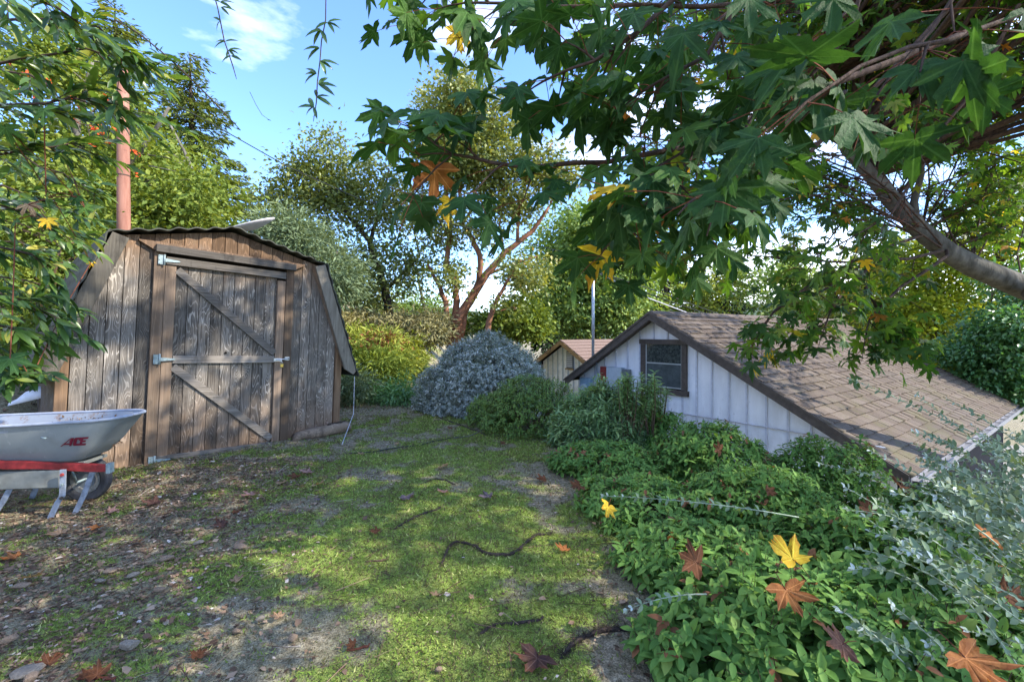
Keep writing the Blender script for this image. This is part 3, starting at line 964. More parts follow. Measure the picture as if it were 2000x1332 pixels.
def on_shed(x, y, z): return SH @ Vector((x, y, z))


# dish on the shed roof: a shallow bowl seen from its rim
dp = on_shed(.62, .95, 2.86)
dish = tag(empty('satellite_dish', dp, (0, 0, 0)), 'grey satellite dish lying back on the ridge of the weathered shed', 'satellite dish')
ax = Vector((-.27, -.26, .93)).normalized()
u_ = ax.cross(Vector((0, 1, 0))).normalized(); w_ = ax.cross(u_)
vs, fs = [], []
NR, NS = 6, 28
for side in (0, 1):
    for i in range(NR + 1):
        rr = i / NR
        for k in range(NS):
            a = 2 * math.pi * k / NS
            vs.append(u_ * math.cos(a) * rr * .40 + w_ * math.sin(a) * rr * .34 + ax * (rr * rr * .085 - side * .012 + .24))
base_n = (NR + 1) * NS
for i in range(NR):
    for k in range(NS):
        k2 = (k + 1) % NS
        fs.append((i * NS + k, i * NS + k2, (i + 1) * NS + k2, (i + 1) * NS + k))
        fs.append((base_n + i * NS + k, base_n + (i + 1) * NS + k, base_n + (i + 1) * NS + k2, base_n + i * NS + k2))
for k in range(NS):
    k2 = (k + 1) % NS
    fs.append((NR * NS + k, NR * NS + k2, base_n + NR * NS + k2, base_n + NR * NS + k))
MB().add(vs, fs, True).build('bowl', M['dish'], dish)
MB().tube([(0, 0, -.12), (.0, 0, .10), ax * .23], .02, 8).build('bracket', M['galv'], dish)
MB().tube([ax * .15 + u_ * .1, ax * .22 + u_ * .30], .012, 6).build('arm', M['galv'], dish)

# split log against the shed
lg = tag(empty('log', on_shed(.84, -.12, 0.0)), 'split grey log lying on the ground against the right foot of the shed', 'log')
a0 = Vector((0, 0, .07)); b0 = on_shed(1.62, -.16, .10) - lg.location
b0.z = .125
mb = MB()
vs, fs = [], []
ns, sg = 9, 14
dirv = (b0 - a0).normalized(); sd = dirv.cross(Vector((0, 0, 1))).normalized(); upv = sd.cross(dirv)
for i in range(ns + 1):
    c = a0.lerp(b0, i / ns)
    for k in range(sg):
        a = 2 * math.pi * k / sg
        rr = .088 * (1 + .08 * math.sin(a * 3 + i * .8) + .06 * math.sin(a * 5 + i * 1.7)) * (.93 + .1 * i / ns)
        q = sd * math.cos(a) * rr + upv * math.sin(a) * rr * .9
        vs.append(c + q + dirv * (.05 * math.sin(a) if i == 0 else (.03 * math.cos(a + 1) if i == ns else 0)))
for i in range(ns):
    for k in range(sg):
        k2 = (k + 1) % sg
        fs.append((i * sg + k, i * sg + k2, (i + 1) * sg + k2, (i + 1) * sg + k))
fs.append(tuple(range(sg - 1, -1, -1))); fs.append(tuple(ns * sg + k for k in range(sg)))
MB().add(vs, fs, True).build('trunk_wood', M['log'], lg)
c3 = a0.lerp(b0, .77) + upv * .072 - sd * -.015
mb = MB()
for k in range(9):
    q = a0.lerp(b0, .60 + .04 * k) + upv * (.079 + random.uniform(0, .006)) + sd * random.uniform(-.03, .05)
    mb.tube([q, q + dirv * random.uniform(.04, .09) + sd * random.uniform(-.03, .03)], [.008, .005], 5)
mb.build('bark_strip', M['bark_dark'], lg)

# white sack behind the shed's left corner
sk = MB()
cpos = P(72, 782, 6.0)
vs, fs = [], []
for i in range(7):
    for k in range(12):
        a = 2 * math.pi * k / 12; s = i / 6
        rr = math.sin(math.pi * min(.97, max(.04, s))) ** .6
        vs.append((-.26 + .52 * s, math.cos(a) * .12 * rr, max(0, math.sin(a)) * .13 * rr * (1 + .3 * math.sin(s * 9 + a * 2)) + s * .14))
for i in range(6):
    for k in range(12):
        k2 = (k + 1) % 12
        fs.append((i * 12 + k, (i + 1) * 12 + k, (i + 1) * 12 + k2, i * 12 + k2))
fs += [tuple(range(12)), tuple(72 + k for k in range(11, -1, -1))]
so = sk.add(vs, fs, True).build('sack', M['white_cloth'])
so.location = (cpos.x, cpos.y, max(cpos.z - .05, float(gz(cpos.x, cpos.y)) - .02)); so.rotation_euler = (0, 0, .5)
tag(so, 'crumpled white sack on the mulch slope behind the wheelbarrow', 'sack')

# ------------------------------------------------------------------ the white board-and-batten house below the bank
HO = Vector((3.13, 9.40, 0))
house = tag(empty('house', HO, (0, 0, R(-53.13))), 'white board-and-batten house with a brown window and shingled roof below the bank', 'house')
AX, AZ, SR, SL, OV, LEN = -.15, 1.94, .565, .625, -.30, 9.7
ER, EL = 3.93, -2.62


def hroof(x): return AZ - (SR * (x - AX) if x > AX else SL * (AX - x))


bt = [-2.25, -1.92, -1.60, -1.28, -.95, -.62, -.27, .06, .40, .70, 1.01, 1.335, 1.655, 1.985, 2.325, 2.665, 3.0, 3.33, 3.60]
edges = [-2.42] + bt + [3.72]
for i in range(len(edges) - 1):
    a, b = edges[i], edges[i + 1]
    xs = [a] + ([AX] if a < AX < b else []) + [b]
    MB().prism([(a, -2.6), (b, -2.6)] + [(q, hroof(q) - .09) for q in reversed(xs)], random.uniform(-.002, .0), .03).build('wall_board', M['siding'], house)
for b in (-.27, .06, .40):
    MB().prism([(b - .017, -2.6), (b + .017, -2.6), (b + .017, .25), (b - .017, .25)], -.028, -.003).build('batten', M['batten'], house, bevel=.003)
    MB().prism([(b - .017, 1.37), (b + .017, 1.37), (b + .017, hroof(b + .017) - .095), (b - .017, hroof(b - .017) - .095)], -.028, -.003).build('batten', M['batten'], house, bevel=.003)
for b in [q for q in bt if not -.60 < q < .50]:
    MB().prism([(b - .017, -2.6), (b + .017, -2.6), (b + .017, hroof(b + .017) - .095), (b - .017, hroof(b - .017) - .095)], -.028, -.003).build('batten', M['batten'], house, bevel=.003)
MB().box(3.70, 3.74, .03, LEN - .6, -2.6, -.42).build('side_wall', M['dark_eave_shade'], house)
MB().box(-2.44, -2.40, .03, LEN - .6, -2.6, .40).build('side_wall', M['siding'], house)
MB().prism([(-2.42, -2.6), (3.72, -2.6), (3.72, -.45), (AX, 1.82), (-2.42, .40)], LEN - .62, LEN - .60).build('rear_wall', M['siding'], house)
roof = MB().prism([(ER, hroof(ER) - .075), (ER, hroof(ER) - .022), (AX, AZ - .022), (EL, hroof(EL) - .022), (EL, hroof(EL) - .075), (AX, AZ - .08)], OV, LEN).build('roof', M['dark'], house)
# shingles on the right slope, tab by tab
ang = math.atan(SR)
SLEN = (ER - AX) / math.cos(ang) + .03
NC = 26
ex = SLEN / NC
tabs = []
for r_ in range(NC):
    y = OV - .02 + random.uniform(-.1, 0)
    if r_ % 2: y -= .14
    while y < LEN:
        w = random.choice([.24, .28, .32, .30, .38])
        y0, y1 = max(y, OV - .02), min(y + w, LEN + .02)
        if y1 - y0 > .05: tabs.append((r_, y0, y1 - .010, random.uniform(-.006, .006), random.uniform(.014, .028)))
        y += w


def tab_geo(s0, s1, y0, y1, th):
    """s = distance down the slope from the ridge; the lower edge stands proud"""
    ca, sa = math.cos(ang), math.sin(ang)
    def pt(s, y, h): return (AX + s * ca + h * sa, y, AZ - .022 - s * sa + h * ca)
    v = [pt(s0, y0, .002), pt(s1, y0, .002), pt(s1, y1, .002), pt(s0, y1, .002), pt(s0, y0, .006), pt(s1, y0, th + .010), pt(s1, y1, th + .010), pt(s0, y1, .006)]
    return v, [(4, 5, 6, 7), (1, 2, 6, 5), (0, 1, 5, 4), (2, 3, 7, 6)]



HM = Matrix.Translation(HO) @ Matrix.Rotation(R(-53.13), 4, 'Z')
scored = []
for tb in tabs:
    r_, y0, y1, js, th = tb
    w = HM @ Vector((AX + ex * (r_ + .5) * math.cos(ang), (y0 + y1) / 2, 0))
    scored.append(((y1 - y0) / max(.5, w.length), tb))
scored.sort(key=lambda q: -q[0])
for _, (r_, y0, y1, js, th) in scored[:300]:
    v, f = tab_geo(ex * r_ - .02, ex * (r_ + 1) + js, y0, y1, th)
    MB().add(v, f).build('shingle', M['shingle'], roof)
vv, ff, tt = [], [], []
for _, (r_, y0, y1, js, th) in scored[300:]:
    v, f = tab_geo(ex * r_ - .02, ex * (r_ + 1) + js, y0, y1, th)
    n = len(vv); vv += v; ff += [tuple(i + n for i in q) for q in f]; tt += [random.random()] * 8
tag(link('shingles_far', np_mesh('shingles_far', np.array(vv), np.array(ff), tint=np.array(tt)), M['shingle'], roof), kind='stuff').name = 'shingle_field'
# left slope: plain courses
for r_ in range(14):
    a_ = math.atan(SL); s0, s1 = r_ * .215 - .02, (r_ + 1) * .215
    q = lambda s, h: (AX - s * math.cos(a_) - h * math.sin(a_), AZ - .02 - s * math.sin(a_) + h * math.cos(a_))
    MB().prism([q(s0, .005), q(s1, .0), q(s1, .024), q(s0, .008)], OV - .015, LEN).build('shingle_course', M['shingle'], roof)
mb = MB()
for i in range(34):
    y = OV - .02 + i * .295
    mb.prism([(AX - .11, AZ - .075), (AX + .11, AZ - .07), (AX + .11, AZ - .052), (AX, AZ + .012), (AX - .11, AZ - .055)], y, y + .285)
mb.build('ridge_cap', M['shingle'], roof)
# barge boards
def rake(x0, x1, drop, w, y0, y1, m, name='barge_board'):
    MB().prism([(x0, hroof(x0) - drop - w), (x1, hroof(x1) - drop - w), (x1, hroof(x1) - drop), (x0, hroof(x0) - drop)], y0, y1).build(name, m, house, bevel=.003)


rake(AX, ER, .030, .155, OV - .030, OV + .010, M['brown_trim'])
rake(EL, AX, .030, .155, OV - .030, OV + .010, M['brown_trim'])
rake(AX, ER, .006, .050, OV - .048, OV - .032, M['brown_trim'], 'edge_strip')
rake(EL, AX, .006, .050, OV - .048, OV - .032, M['brown_trim'], 'edge_strip')
rake(AX + .002, 3.7, .085, .02, OV + .012, -.004, M['batten'], 'soffit')
rake(-2.4, AX - .002, .085, .02, OV + .012, -.004, M['brown_trim'], 'soffit')
# gutter on the right eave
ge = hroof(ER)
gut = MB().prism([(ER + .0, ge - .15), (ER + .11, ge - .15), (ER + .13, ge - .045), (ER + .118, ge - .045), (ER + .10, ge - .138), (ER + .012, ge - .138), (ER + .012, ge - .06), (ER + .0, ge - .06)], OV + .02, LEN + .25)
gut.build('gutter', M['gutter'], house)
mb = MB()
for k in range(16): mb.box(ER + .012, ER + .118, OV + .3 + k * .62, OV + .32 + k * .62, ge - .075, ge - .06)
mb.build('gutter_strap', M['gutter'], house)
MB().box(ER + .012, ER + .116, OV + .05, LEN + .2, ge - .095, ge - .088).build('leaf_guard', M['gutter'], house)
MB().box(ER - .03, ER - .002, OV, LEN, ge - .22, ge - .05).build('fascia', M['dark_eave_shade'], house)
MB().box(3.74, ER - .03, .0, LEN, ge - .22, ge - .20).build('eave_soffit', M['dark_eave_shade'], house)
# window
win = MB().box(-.47, .40, -.012, -.004, .36, 1.30).build('window', M['dark'], house)
MB().box(-.44, .375, -.020, -.014, .885, 1.262).build('pane', M['glass_dark'], win)
MB().box(-.44, .375, -.026, -.020, .405, .862).build('screen', M['screen'], win)
mb = MB().box(-.46, .39, -.034, -.013, .862, .884).box(-.46, -.44, -.034, -.013, .40, 1.27).box(.375, .39, -.034, -.013, .40, 1.27).box(-.46, .39, -.034, -.013, 1.262, 1.277).box(-.46, .39, -.034, -.013, .385, .405)
mb.build('sash', M['vinyl'], win)
MB().box(-.575, -.462, -.055, -.004, .36, 1.262).build('side_casing', M['brown_trim'], win, bevel=.003)
MB().box(.392, .505, -.055, -.004, .36, 1.262).build('side_casing', M['brown_trim'], win, bevel=.003)
MB().box(-.61, .515, -.060, -.004, 1.264, 1.365).build('head_casing', M['brown_trim'], win, bevel=.003)
MB().box(-.60, .54, -.072, -.004, .255, .358).build('sill', M['brown_trim'], win, bevel=.003)
# boxes and conduit on the wall
MB().box(-1.68, -1.46, -.10, -.025, .38, .72).build('red_panel', M['panel_red'], house, bevel=.004)
pg = MB().box(-1.44, -1.02, -.16, -.025, -.10, .73).build('electric_panel', M['panel_grey'], house, bevel=.006)
MB().box(-1.00, -.84, -.14, -.025, -.15, .70).build('switch_box', M['panel_dark'], house, bevel=.006)
mt_ = MB().box(-2.30, -1.98, -.14, -.025, -.30, .42).build('meter_box', M['meter'], house, bevel=.006)
MB().disc((-2.14, -.17, .20), .085, (0, 1, 0), .07, 18).build('meter_dial', M['panel_grey'], mt_)
MB().tube([(-1.83, -.05, -.8), (-1.83, -.05, .80)], .022, 8).build('conduit', M['panel_grey'], house)
MB().tube([(-.75, -.032, -.10), (.8, -.034, -.085), (2.2, -.034, -.095), (3.6, -.034, -.12)], .011, 6).build('wall_cable', M['cable_white'], house)

# roof of the mast, service wires
ms = tag(empty('service_mast', (1.97, 11.2, .62)), 'thin grey metal service mast standing up behind the left slope of the white house', 'mast')
MB().tube([(0, 0, 0), (0, 0, 2.58)], .036, 10).build('pipe', M['mast'], ms)
MB().tube([(0, 0, 2.56), (.0, 0, 2.66), (.04, -.02, 2.72), (.10, -.03, 2.68)], [.046, .05, .045, .04], 10).build('weather_head', M['mast'], ms)
MB().disc((0, 0, 2.28), .045, (0, 0, 1), .05, 10).build('clamp', M['galv'], ms)


def wire(name, label, pts, r, m, group=None, sag=0.0):
    ps = []
    for i in range(len(pts) - 1):
        for k in range(8):
            s = k / 8
            q = Vector(pts[i]).lerp(Vector(pts[i + 1]), s)
            q.z -= sag * 4 * s * (1 - s)
            ps.append(q)
    ps.append(Vector(pts[-1]))
    o = empty(name, ps[0])
    tag(o, label, 'cable', group)
    MB().tube([q - ps[0] for q in ps], r, 5).build('strand', m, o)
    return o


top = Vector((1.97, 11.2, 3.02))
wire('overhead_cable', 'dark overhead cable crossing the blue sky from the upper left to the service mast',
     [P(285, 175, 9), P(410, 240, 9.2), P(560, 325, 9.6), P(700, 388, 10), P(860, 432, 10.4), P(1000, 468, 10.8), P(1090, 490, 11), top], .011, M['cable'])
wire('service_wire', 'pale service wire from the mast down over the house ridge, the lowest of the three', [top, P(1260, 580, 13), P(1345, 612, 15)], .016, M['cable_white'])
wire('service_wire', 'dark service wire from the mast over the house ridge, the middle one of the three', [top, P(1270, 575, 13), P(1385, 615, 15)], .013, M['cable'])
wire('service_wire', 'dark service wire from the mast over the house ridge, the highest of the three', [top, P(1280, 568, 13), P(1405, 614, 15)], .013, M['cable'])

# ------------------------------------------------------------------ the small house behind it
H2 = Vector((2.04, 17.0, 1.25))
cott = tag(empty('cottage', H2, (0, 0, R(-53.13))), 'small white cottage with a louvred gable vent behind the left eave of the nearer house', 'house')
s2 = .565
for i in range(14):
    a, b = -1.35 + i * .28, -1.35 + (i + 1) * .28
    xs = [a] + ([0] if a < 0 < b else []) + [b]
    MB().prism([(a, -3.6), (b, -3.6)] + [(q, -.10 - s2 * abs(q)) for q in reversed(xs)], 0, .03).build('wall_board', M['siding'], cott)
    MB().prism([(b - .02, -3.6), (b + .02, -3.6), (b + .02, -.11 - s2 * abs(b + .02)), (b - .02, -.11 - s2 * abs(b - .02))], -.025, -.003).build('batten', M['panel_grey'], cott)
r2 = MB().prism([(2.75, -.03 - s2 * 2.75 - .05), (2.75, -.02 - s2 * 2.75), (0, -.02), (-1.62, -.02 - s2 * 1.62), (-1.62, -.08 - s2 * 1.62), (0, -.08)], -.32, 7).build('roof', M['dark'], cott)
a_ = math.atan(s2)
for side in (1, -1):
    for r_ in range(15 if side > 0 else 9):
        s0, s1 = r_ * .21 - .02, (r_ + 1) * .21
        q = lambda s, h: (side * (s * math.cos(a_) + h * math.sin(a_)), -.02 - s * math.sin(a_) + h * math.cos(a_))
        pts = [q(s0, .005), q(s0, .010), q(s1, .032), q(s1, .0)]
        MB().prism(pts if side < 0 else pts[::-1], -.34 + random.uniform(-.01, .01), 7).build('shingle_course', M['red_shingle'], r2)
for side in (-1, 1):
    e_ = 1.64 if side < 0 else 2.75
    MB().prism([(0, -.18), (side * e_, -.18 - s2 * e_), (side * e_, -.03 - s2 * e_), (0, -.03)][::1 if side > 0 else -1], -.36, -.325).build('barge_board', M['orange_trim'], cott)
vt = MB().box(.0, .36, -.05, -.03, -1.05, -.42).build('vent', M['panel_dark'], cott)
for k in range(8): MB().box(.04, .32, -.075, -.052, -.99 + k * .068, -.955 + k * .068).build('louvre', M['batten'], vt)
MB().box(-.03, .39, -.09, -.03, -1.10, -1.052).build('vent_sill', M['orange_trim'], vt)
MB().box(.10, .20, -.10, -.03, -.33, -.25).build('gable_lamp', M['batten'], cott)
pr = []
for k in range(18):
    a = 2 * math.pi * k / 17
    pr.append((-.62 + .17 * math.cos(a), -.42, -.33 + .20 * math.sin(a)))
MB().tube(pr, .012, 5).build('cable_coil', M['cable'], cott)
MB().prism([(-3.9, -2.0), (-1.66, -1.02), (-1.66, -.95), (-3.9, -1.93)], -.1, 6).build('porch_roof', M['red_shingle'], cott)
MB().box(-3.4, -1.4, .5, 5.5, -3.6, -1.75).build('porch_wall', M['siding'], cott)

# concrete slab beyond the gutter
sl = MB().box(10.5, 19, 9.5, 16.0, -2.75, -2.40).build('patio', plain('pale_concrete', (0.26, 0.245, 0.22), 0.9, 0.2, var=0.15, scale=3))
tag(sl, kind='structure')

# the red-brown pole
gp = P(241, 650, 9.0)
pole = tag(empty('utility_pole', (gp.x, gp.y, float(gz(gp.x, gp.y)))), 'tall red-brown round pole rising from the foliage behind the shed', 'pole')
zt = P(241, 95, 9).z - pole.location.z
MB().tube([(0, 0, -.3), (.01, 0, zt * .3), (0, 0, zt * .6), (-.01, 0, zt)], [.125, .112, .102, .090], 14).build('shaft', M['pole'], pole)
MB().disc((0, 0, zt - .02), .094, (0, 0, 1), .05, 14).build('cap', M['dark'], pole)
for zk in (.56, .78): MB().disc((0, -.0, zt * zk), .108, (0, 0, 1), .022, 14, .09).build('band', M['bark_dark'], pole)
# ------------------------------------------------------------------ wheelbarrow (local x = towards the wheel, y = away from the lawn)
WB_YAW = R(6)
wb = tag(empty('wheelbarrow', (-3.75, 4.02, 0), (0, 0, WB_YAW)), 'grey wheelbarrow with red handles and leaf scraps in its tray beside the shed', 'wheelbarrow')
# tray: loops (x from tail to nose)
def loop(z, x0, x1, hw0, hw1, r, n=7):
    """rounded outline, hw0/hw1 half width at tail / nose"""
    pts = []
    cs = [(x0, -hw0, 180, 270), (x1, -hw1, 270, 360), (x1, hw1, 0, 90), (x0, hw0, 90, 180)]
    for cx, cy, a0, a1 in cs:
        rx = min(r, abs(cy) * .9)
        ox = cx + (rx if cx == x0 else -rx); oy = cy + (rx if cy < 0 else -rx)
        for k in range(n):
            a = R(a0 + (a1 - a0) * k / (n - 1))
            pts.append((ox + math.cos(a) * rx, oy + math.sin(a) * rx, z if not callable(z) else z(ox + math.cos(a) * rx)))
    return pts


def ztop(x): return .745 + .035 * (x + .35)
L_ = [loop(.415, -.62, .36, .22, .17, .06), loop(.445, -.66, .43, .25, .19, .09), loop(.56, -.74, .53, .30, .26, .12),
      loop(lambda x: .66 + .02 * x, -.80, .62, .33, .30, .15), loop(ztop, -.86, .72, .36, .33, .19)]
# the nose of the rim narrows
def narrow(p):
    x, y, z = p
    k = 1 - .35 * max(0, (x - .30) / .42) ** 1.6
    return (x, y * k, z)
L_ = [[narrow(p) for p in l] for l in L_]
TS = -.29
L_ = [[(p[0] + TS, p[1], p[2]) for p in l] for l in L_]
n = len(L_[0])
def shell(loops, flip):
    v, f = [], []
    for l in loops: v += l
    for i in range(len(loops) - 1):
        for k in range(n):
            k2 = (k + 1) % n
            q = (i * n + k, i * n + k2, (i + 1) * n + k2, (i + 1) * n + k)
            f.append(q[::-1] if flip else q)
    c = tuple(range(n))
    f.append(c[::-1] if not flip else c)
    return v, f
v, f = shell(L_, False)
tray = MB().add(v, f, True).build('tray', M['tray'], wb)
Li = [[(p[0] * .992, p[1] * .975, p[2] + (.006 if j == 0 else .001)) for p in l] for j, l in enumerate(L_)]
v, f = shell(Li, True)
MB().add(v, f, True).build('tray_inside', M['tray_in'], tray)
rim = [Vector(p) for p in L_[-1]]
MB().tube(rim + [rim[0], rim[1]], .013, 8, cap=False).build('rim', M['rim'], tray)
# scraps of leaves inside
sc = MB()
nn = 420
pp = np.stack([rng.normal(-.10, .17, nn), rng.normal(.06, .075, nn), np.full(nn, .43)], -1)
pp[:, 2] += np.abs(rng.normal(0, .012, nn)) + .08 * sstep(.0, .22, pp[:, 0]) 
me = leaves_mesh('leaf_scraps', QUAD, pp, frames(rand_dirs(nn) * [1, 1, .3], rand_dirs(nn, (0, 0, 1.5))), rng.uniform(.012, .045, nn), rng.random(nn))
tag(link('leaf_scraps', me, M['litter'], tray), kind='stuff')
n2 = 300
k_ = np.concatenate([rng.normal(.35, .10, 90), rng.normal(.62, .05, 60), rng.normal(.88, .05, 80), rng.random(70)])
pp = np.stack([-.45 + .6 * k_ + rng.normal(0, .03, n2), .312 - .055 * k_ + rng.normal(0, .006, n2), .615 + rng.random(n2) ** 1.6 * .10], -1)
me = leaves_mesh('leaf_specks', QUAD, pp, frames(rand_dirs(n2) * [1, .3, 1], rand_dirs(n2, (0, -2, .4))), rng.uniform(.008, .034, n2), rng.random(n2) * .85)
tag(link('leaf_specks', me, M['litter'], tray), kind='stuff')
# lettering on the near flank: three slanted letters
def flank(x, z):
    """point on the near side of the tray at length x, height z"""
    x = x - TS
    zs = [.415, .445, .56, .66, .745 + .035 * (x + .35)]
    hw = []
    for (a0, a1, h0, h1) in ((-.62, .36, .22, .17), (-.66, .43, .25, .19), (-.74, .53, .30, .26), (-.80, .62, .33, .30), (-.86, .72, .36, .33)):
        s = (x - a0) / (a1 - a0)
        k = 1 - .35 * max(0, (x - .30) / .42) ** 1.6
        hw.append((h0 + (h1 - h0) * min(1, max(0, s))) * k)
    return (x + TS, -float(np.interp(z, zs, hw)) - .006, z)
def glyph(polys, x0, z0, w, h, sl):
    mb = MB()
    for poly in polys:
        p = [(x0 + a * w + (b * h) * sl, z0 + b * h) for a, b in poly]
        v = [flank(*q) for q in p]
        mb.add(v + [(a, b + .004, c) for a, b, c in v], [tuple(range(len(v))), tuple(range(2 * len(v) - 1, len(v) - 1, -1))])
    return mb
LA = [[(-.55, 0), (-.38, 0), (.62, 1), (.50, 1)], [(.42, .62), (.62, 1), (.86, 1), (.72, 0), (.50, 0), (.54, .25)], [(-.20, .18), (.58, .18), (.56, .34), (-.05, .34)]]
LC = [[(.15, .0), (.80, 0), (.80, .24), (.38, .24)], [(0, .15), (.15, 0), (.38, .24), (.36, .76), (.12, 1), (0, .85)], [(.12, 1), (.36, .76), (.62, .76), (.68, .62), (.88, .62), (.88, 1)]]
LE = [[(0, 0), (.28, 0), (.28, 1), (0, 1)], [(.28, 0), (.85, 0), (.85, .22), (.28, .22)], [(.28, .40), (.72, .40), (.72, .60), (.28, .60)], [(.28, .78), (.95, .78), (1.0, 1), (.28, 1)]]
lx, lz, lh = .075, .575, .070
for k, (g_, w_l) in enumerate(((LA, .056), (LC, .050), (LE, .046))):
    glyph(g_, lx + (0, .052, .094)[k], lz, w_l, lh, .42).build('letter', M['decal'], tray)
MB().tube([(-.06, -.322, .66), (-.02, -.325, .655)], .007, 6).build('rivet', M['galv'], tray)

# frame: red channel handles
for sy in (-1, 1):
    y0 = -.285 if sy < 0 else .20
    y1 = -.215 if sy < 0 else .13
    mb = MB()
    A0, B0 = Vector((-1.35, y0 - .02 * 1, .530)), Vector((.37 if sy < 0 else .02, y1, .375 if sy < 0 else .40))
    prof = [(-.026, -.030), (.012, -.030), (.012, .028), (-.026, .028)]
    vs, fs = [], []
    seg = 14
    for i in range(seg + 1):
        s = i / seg
        c = A0.lerp(B0, s)
        dent = .010 * math.sin(s * 19) * (1 if s < .6 else .2)
        for (py_, pz_) in prof:
            vs.append((c.x, c.y + py_ + dent * .6, c.z + pz_ * (1 + .12 * math.sin(s * 23)) + dent * .5))
    for i in range(seg):
        for k in range(4):
            k2 = (k + 1) % 4
            fs.append((i * 4 + k, i * 4 + k2, (i + 1) * 4 + k2, (i + 1) * 4 + k))
    fs += [(3, 2, 1, 0), (seg * 4, seg * 4 + 1, seg * 4 + 2, seg * 4 + 3)]
    MB().add(vs, [q[::-1] for q in fs]).build('handle', M['red_steel'], wb, bevel=.003)
    MB().box(B0.x - .005, B0.x + .025, B0.y - .036, B0.y + .022, B0.z - .04, B0.z + .043).build('end_bracket', M['galv'], wb, bevel=.004)
# grey wooden block beneath the handles
MB().box(-1.0, .03, -.262, -.215, .235, .378).build('side_board', M['grey_plank'], wb, bevel=.006)
MB().box(-.6, -.56, -.21, .16, .27, .37).build('cross_board', M['grey_plank'], wb, bevel=.006)
MB().box(-.65, .12, -.14, .12, .385, .412).build('tray_support', M['grey_plank'], wb, bevel=.004)
# legs: bent flat steel
def strap(pts, w, th, dirw):
    """a flat strap along the points, dirw = direction of its width"""
    dirw = Vector(dirw).normalized(); vs, fs = [], []
    pts = [Vector(p) for p in pts]
    for i, p in enumerate(pts):
        t_ = (pts[min(i + 1, len(pts) - 1)] - pts[max(i - 1, 0)]).normalized()
        q = t_.cross(dirw).normalized()
        for a, b in ((-1, -1), (1, -1), (1, 1), (-1, 1)): vs.append(p + dirw * a * w / 2 + q * b * th / 2)
    for i in range(len(pts) - 1):
        for k in range(4):
            k2 = (k + 1) % 4
            fs.append((i * 4 + k, i * 4 + k2, (i + 1) * 4 + k2, (i + 1) * 4 + k))
    m_ = (len(pts) - 1) * 4
    fs += [(3, 2, 1, 0), (m_, m_ + 1, m_ + 2, m_ + 3)]
    return MB().add(vs, fs)
leg = strap([(.085, -.300, .395), (.085, -.300, .375), (.082, -.298, .30), (.075, -.295, .18), (.045, -.30, .13), (-.01, -.31, -.01)], .044, .010, (1, .15, 0)).build('leg', M['leg_steel'], wb, bevel=.003)
MB().disc((.083, -.312, .275), .010, (0, 1, 0), .012, 8).build('bolt', M['galv'], leg)
MB().disc((.078, -.308, .165), .013, (0, 1, 0), .012, 8).build('bolt', M['bark_dark'], leg)
MB().disc((.086, -.312, .355), .013, (0, 1, 0), .012, 8).build('bolt', M['panel_red'], leg)
strap([(.24, -.20, .365), (.225, -.19, .34), (.16, -.20, .14), (.10, -.215, -.01)], .045, .012, (1, .2, .15)).build('leg', M['leg_steel'], wb, bevel=.003)
strap([(-.45, .16, .40), (-.47, .16, .20), (-.55, .17, -.01)], .045, .012, (1, .2, 0)).build('leg', M['leg_steel'], wb, bevel=.003)
strap([(-.33, -.23, .30), (-.42, -.23, .12), (-.50, -.235, -.01)], .045, .012, (1, .2, 0)).build('leg', M['leg_steel'], wb, bevel=.003)
# wheel
wc = Vector((-.05, .12, .195))
wheel = MB().disc(wc, .195, (0, 1, 0), .075, 32, .125).build('wheel', M['tyre'], wb, bevel=.018)
MB().disc(wc, .128, (0, 1, 0), .05, 28, .085).build('wheel_rim', M['meter_grey'], wheel, bevel=.006)
MB().disc(wc, .086, (0, 1, 0), .02, 24).build('hub', M['panel_dark'], wheel)
mb = MB().tube([wc - Vector((0, .12, 0)), wc + Vector((0, .14, 0))], .012, 8)
mb.tube([wc - Vector((0, .11, 0)), (-.03, -.08, .35)], .010, 6).tube([wc + Vector((0, .13, 0)), (-.03, .26, .35)], .010, 6)
mb.build('axle', M['galv'], wheel)
# ------------------------------------------------------------------ trees beyond the clearing
tree('sunlit_tree', 'broad yellow-green sunlit tree on the hillside behind the left side of the shed', 'tree',
     [[(170, 560, 11.5, .16), (175, 400, 11.5, .12), (150, 250, 11.5, .08), (180, 120, 11.5, .04)], [(175, 420, 11.5, .10), (270, 300, 11.3, .06), (330, 210, 11.2, .03)], [(170, 450, 11.5, .1), (60, 330, 11.5, .06)]],
     [(120, 210, 11.5, 150, 150, 1.6, 60), (300, 400, 11.0, 140, 90, 1.5, 50), (190, 330, 11.6, 150, 120, 1.6, 55), (60, 420, 11.0, 110, 110, 1.5, 36)],
     lsize=.13, per=170, spread=.36, mleaf=M['sunny_leaf'], mbark=M['bark_grey'], gap=.3, seed=1)
tree('sunlit_tree', 'yellow-green tree with open crown between the pole and the conifer', 'tree',
     [[(400, 560, 13.5, .13), (395, 430, 13.5, .09), (370, 320, 13.5, .05), (330, 240, 13.5, .03)]],
     [(300, 330, 13.5, 60, 80, 1.2, 26), (390, 420, 13.2, 80, 65, 1.2, 30), (440, 460, 13.2, 55, 40, 1.0, 14), (300, 420, 13, 80, 60, 1, 20)],
     lsize=.13, per=130, spread=.33, mleaf=M['sunny_leaf'], mbark=M['bark_grey'], gap=.35, seed=2)

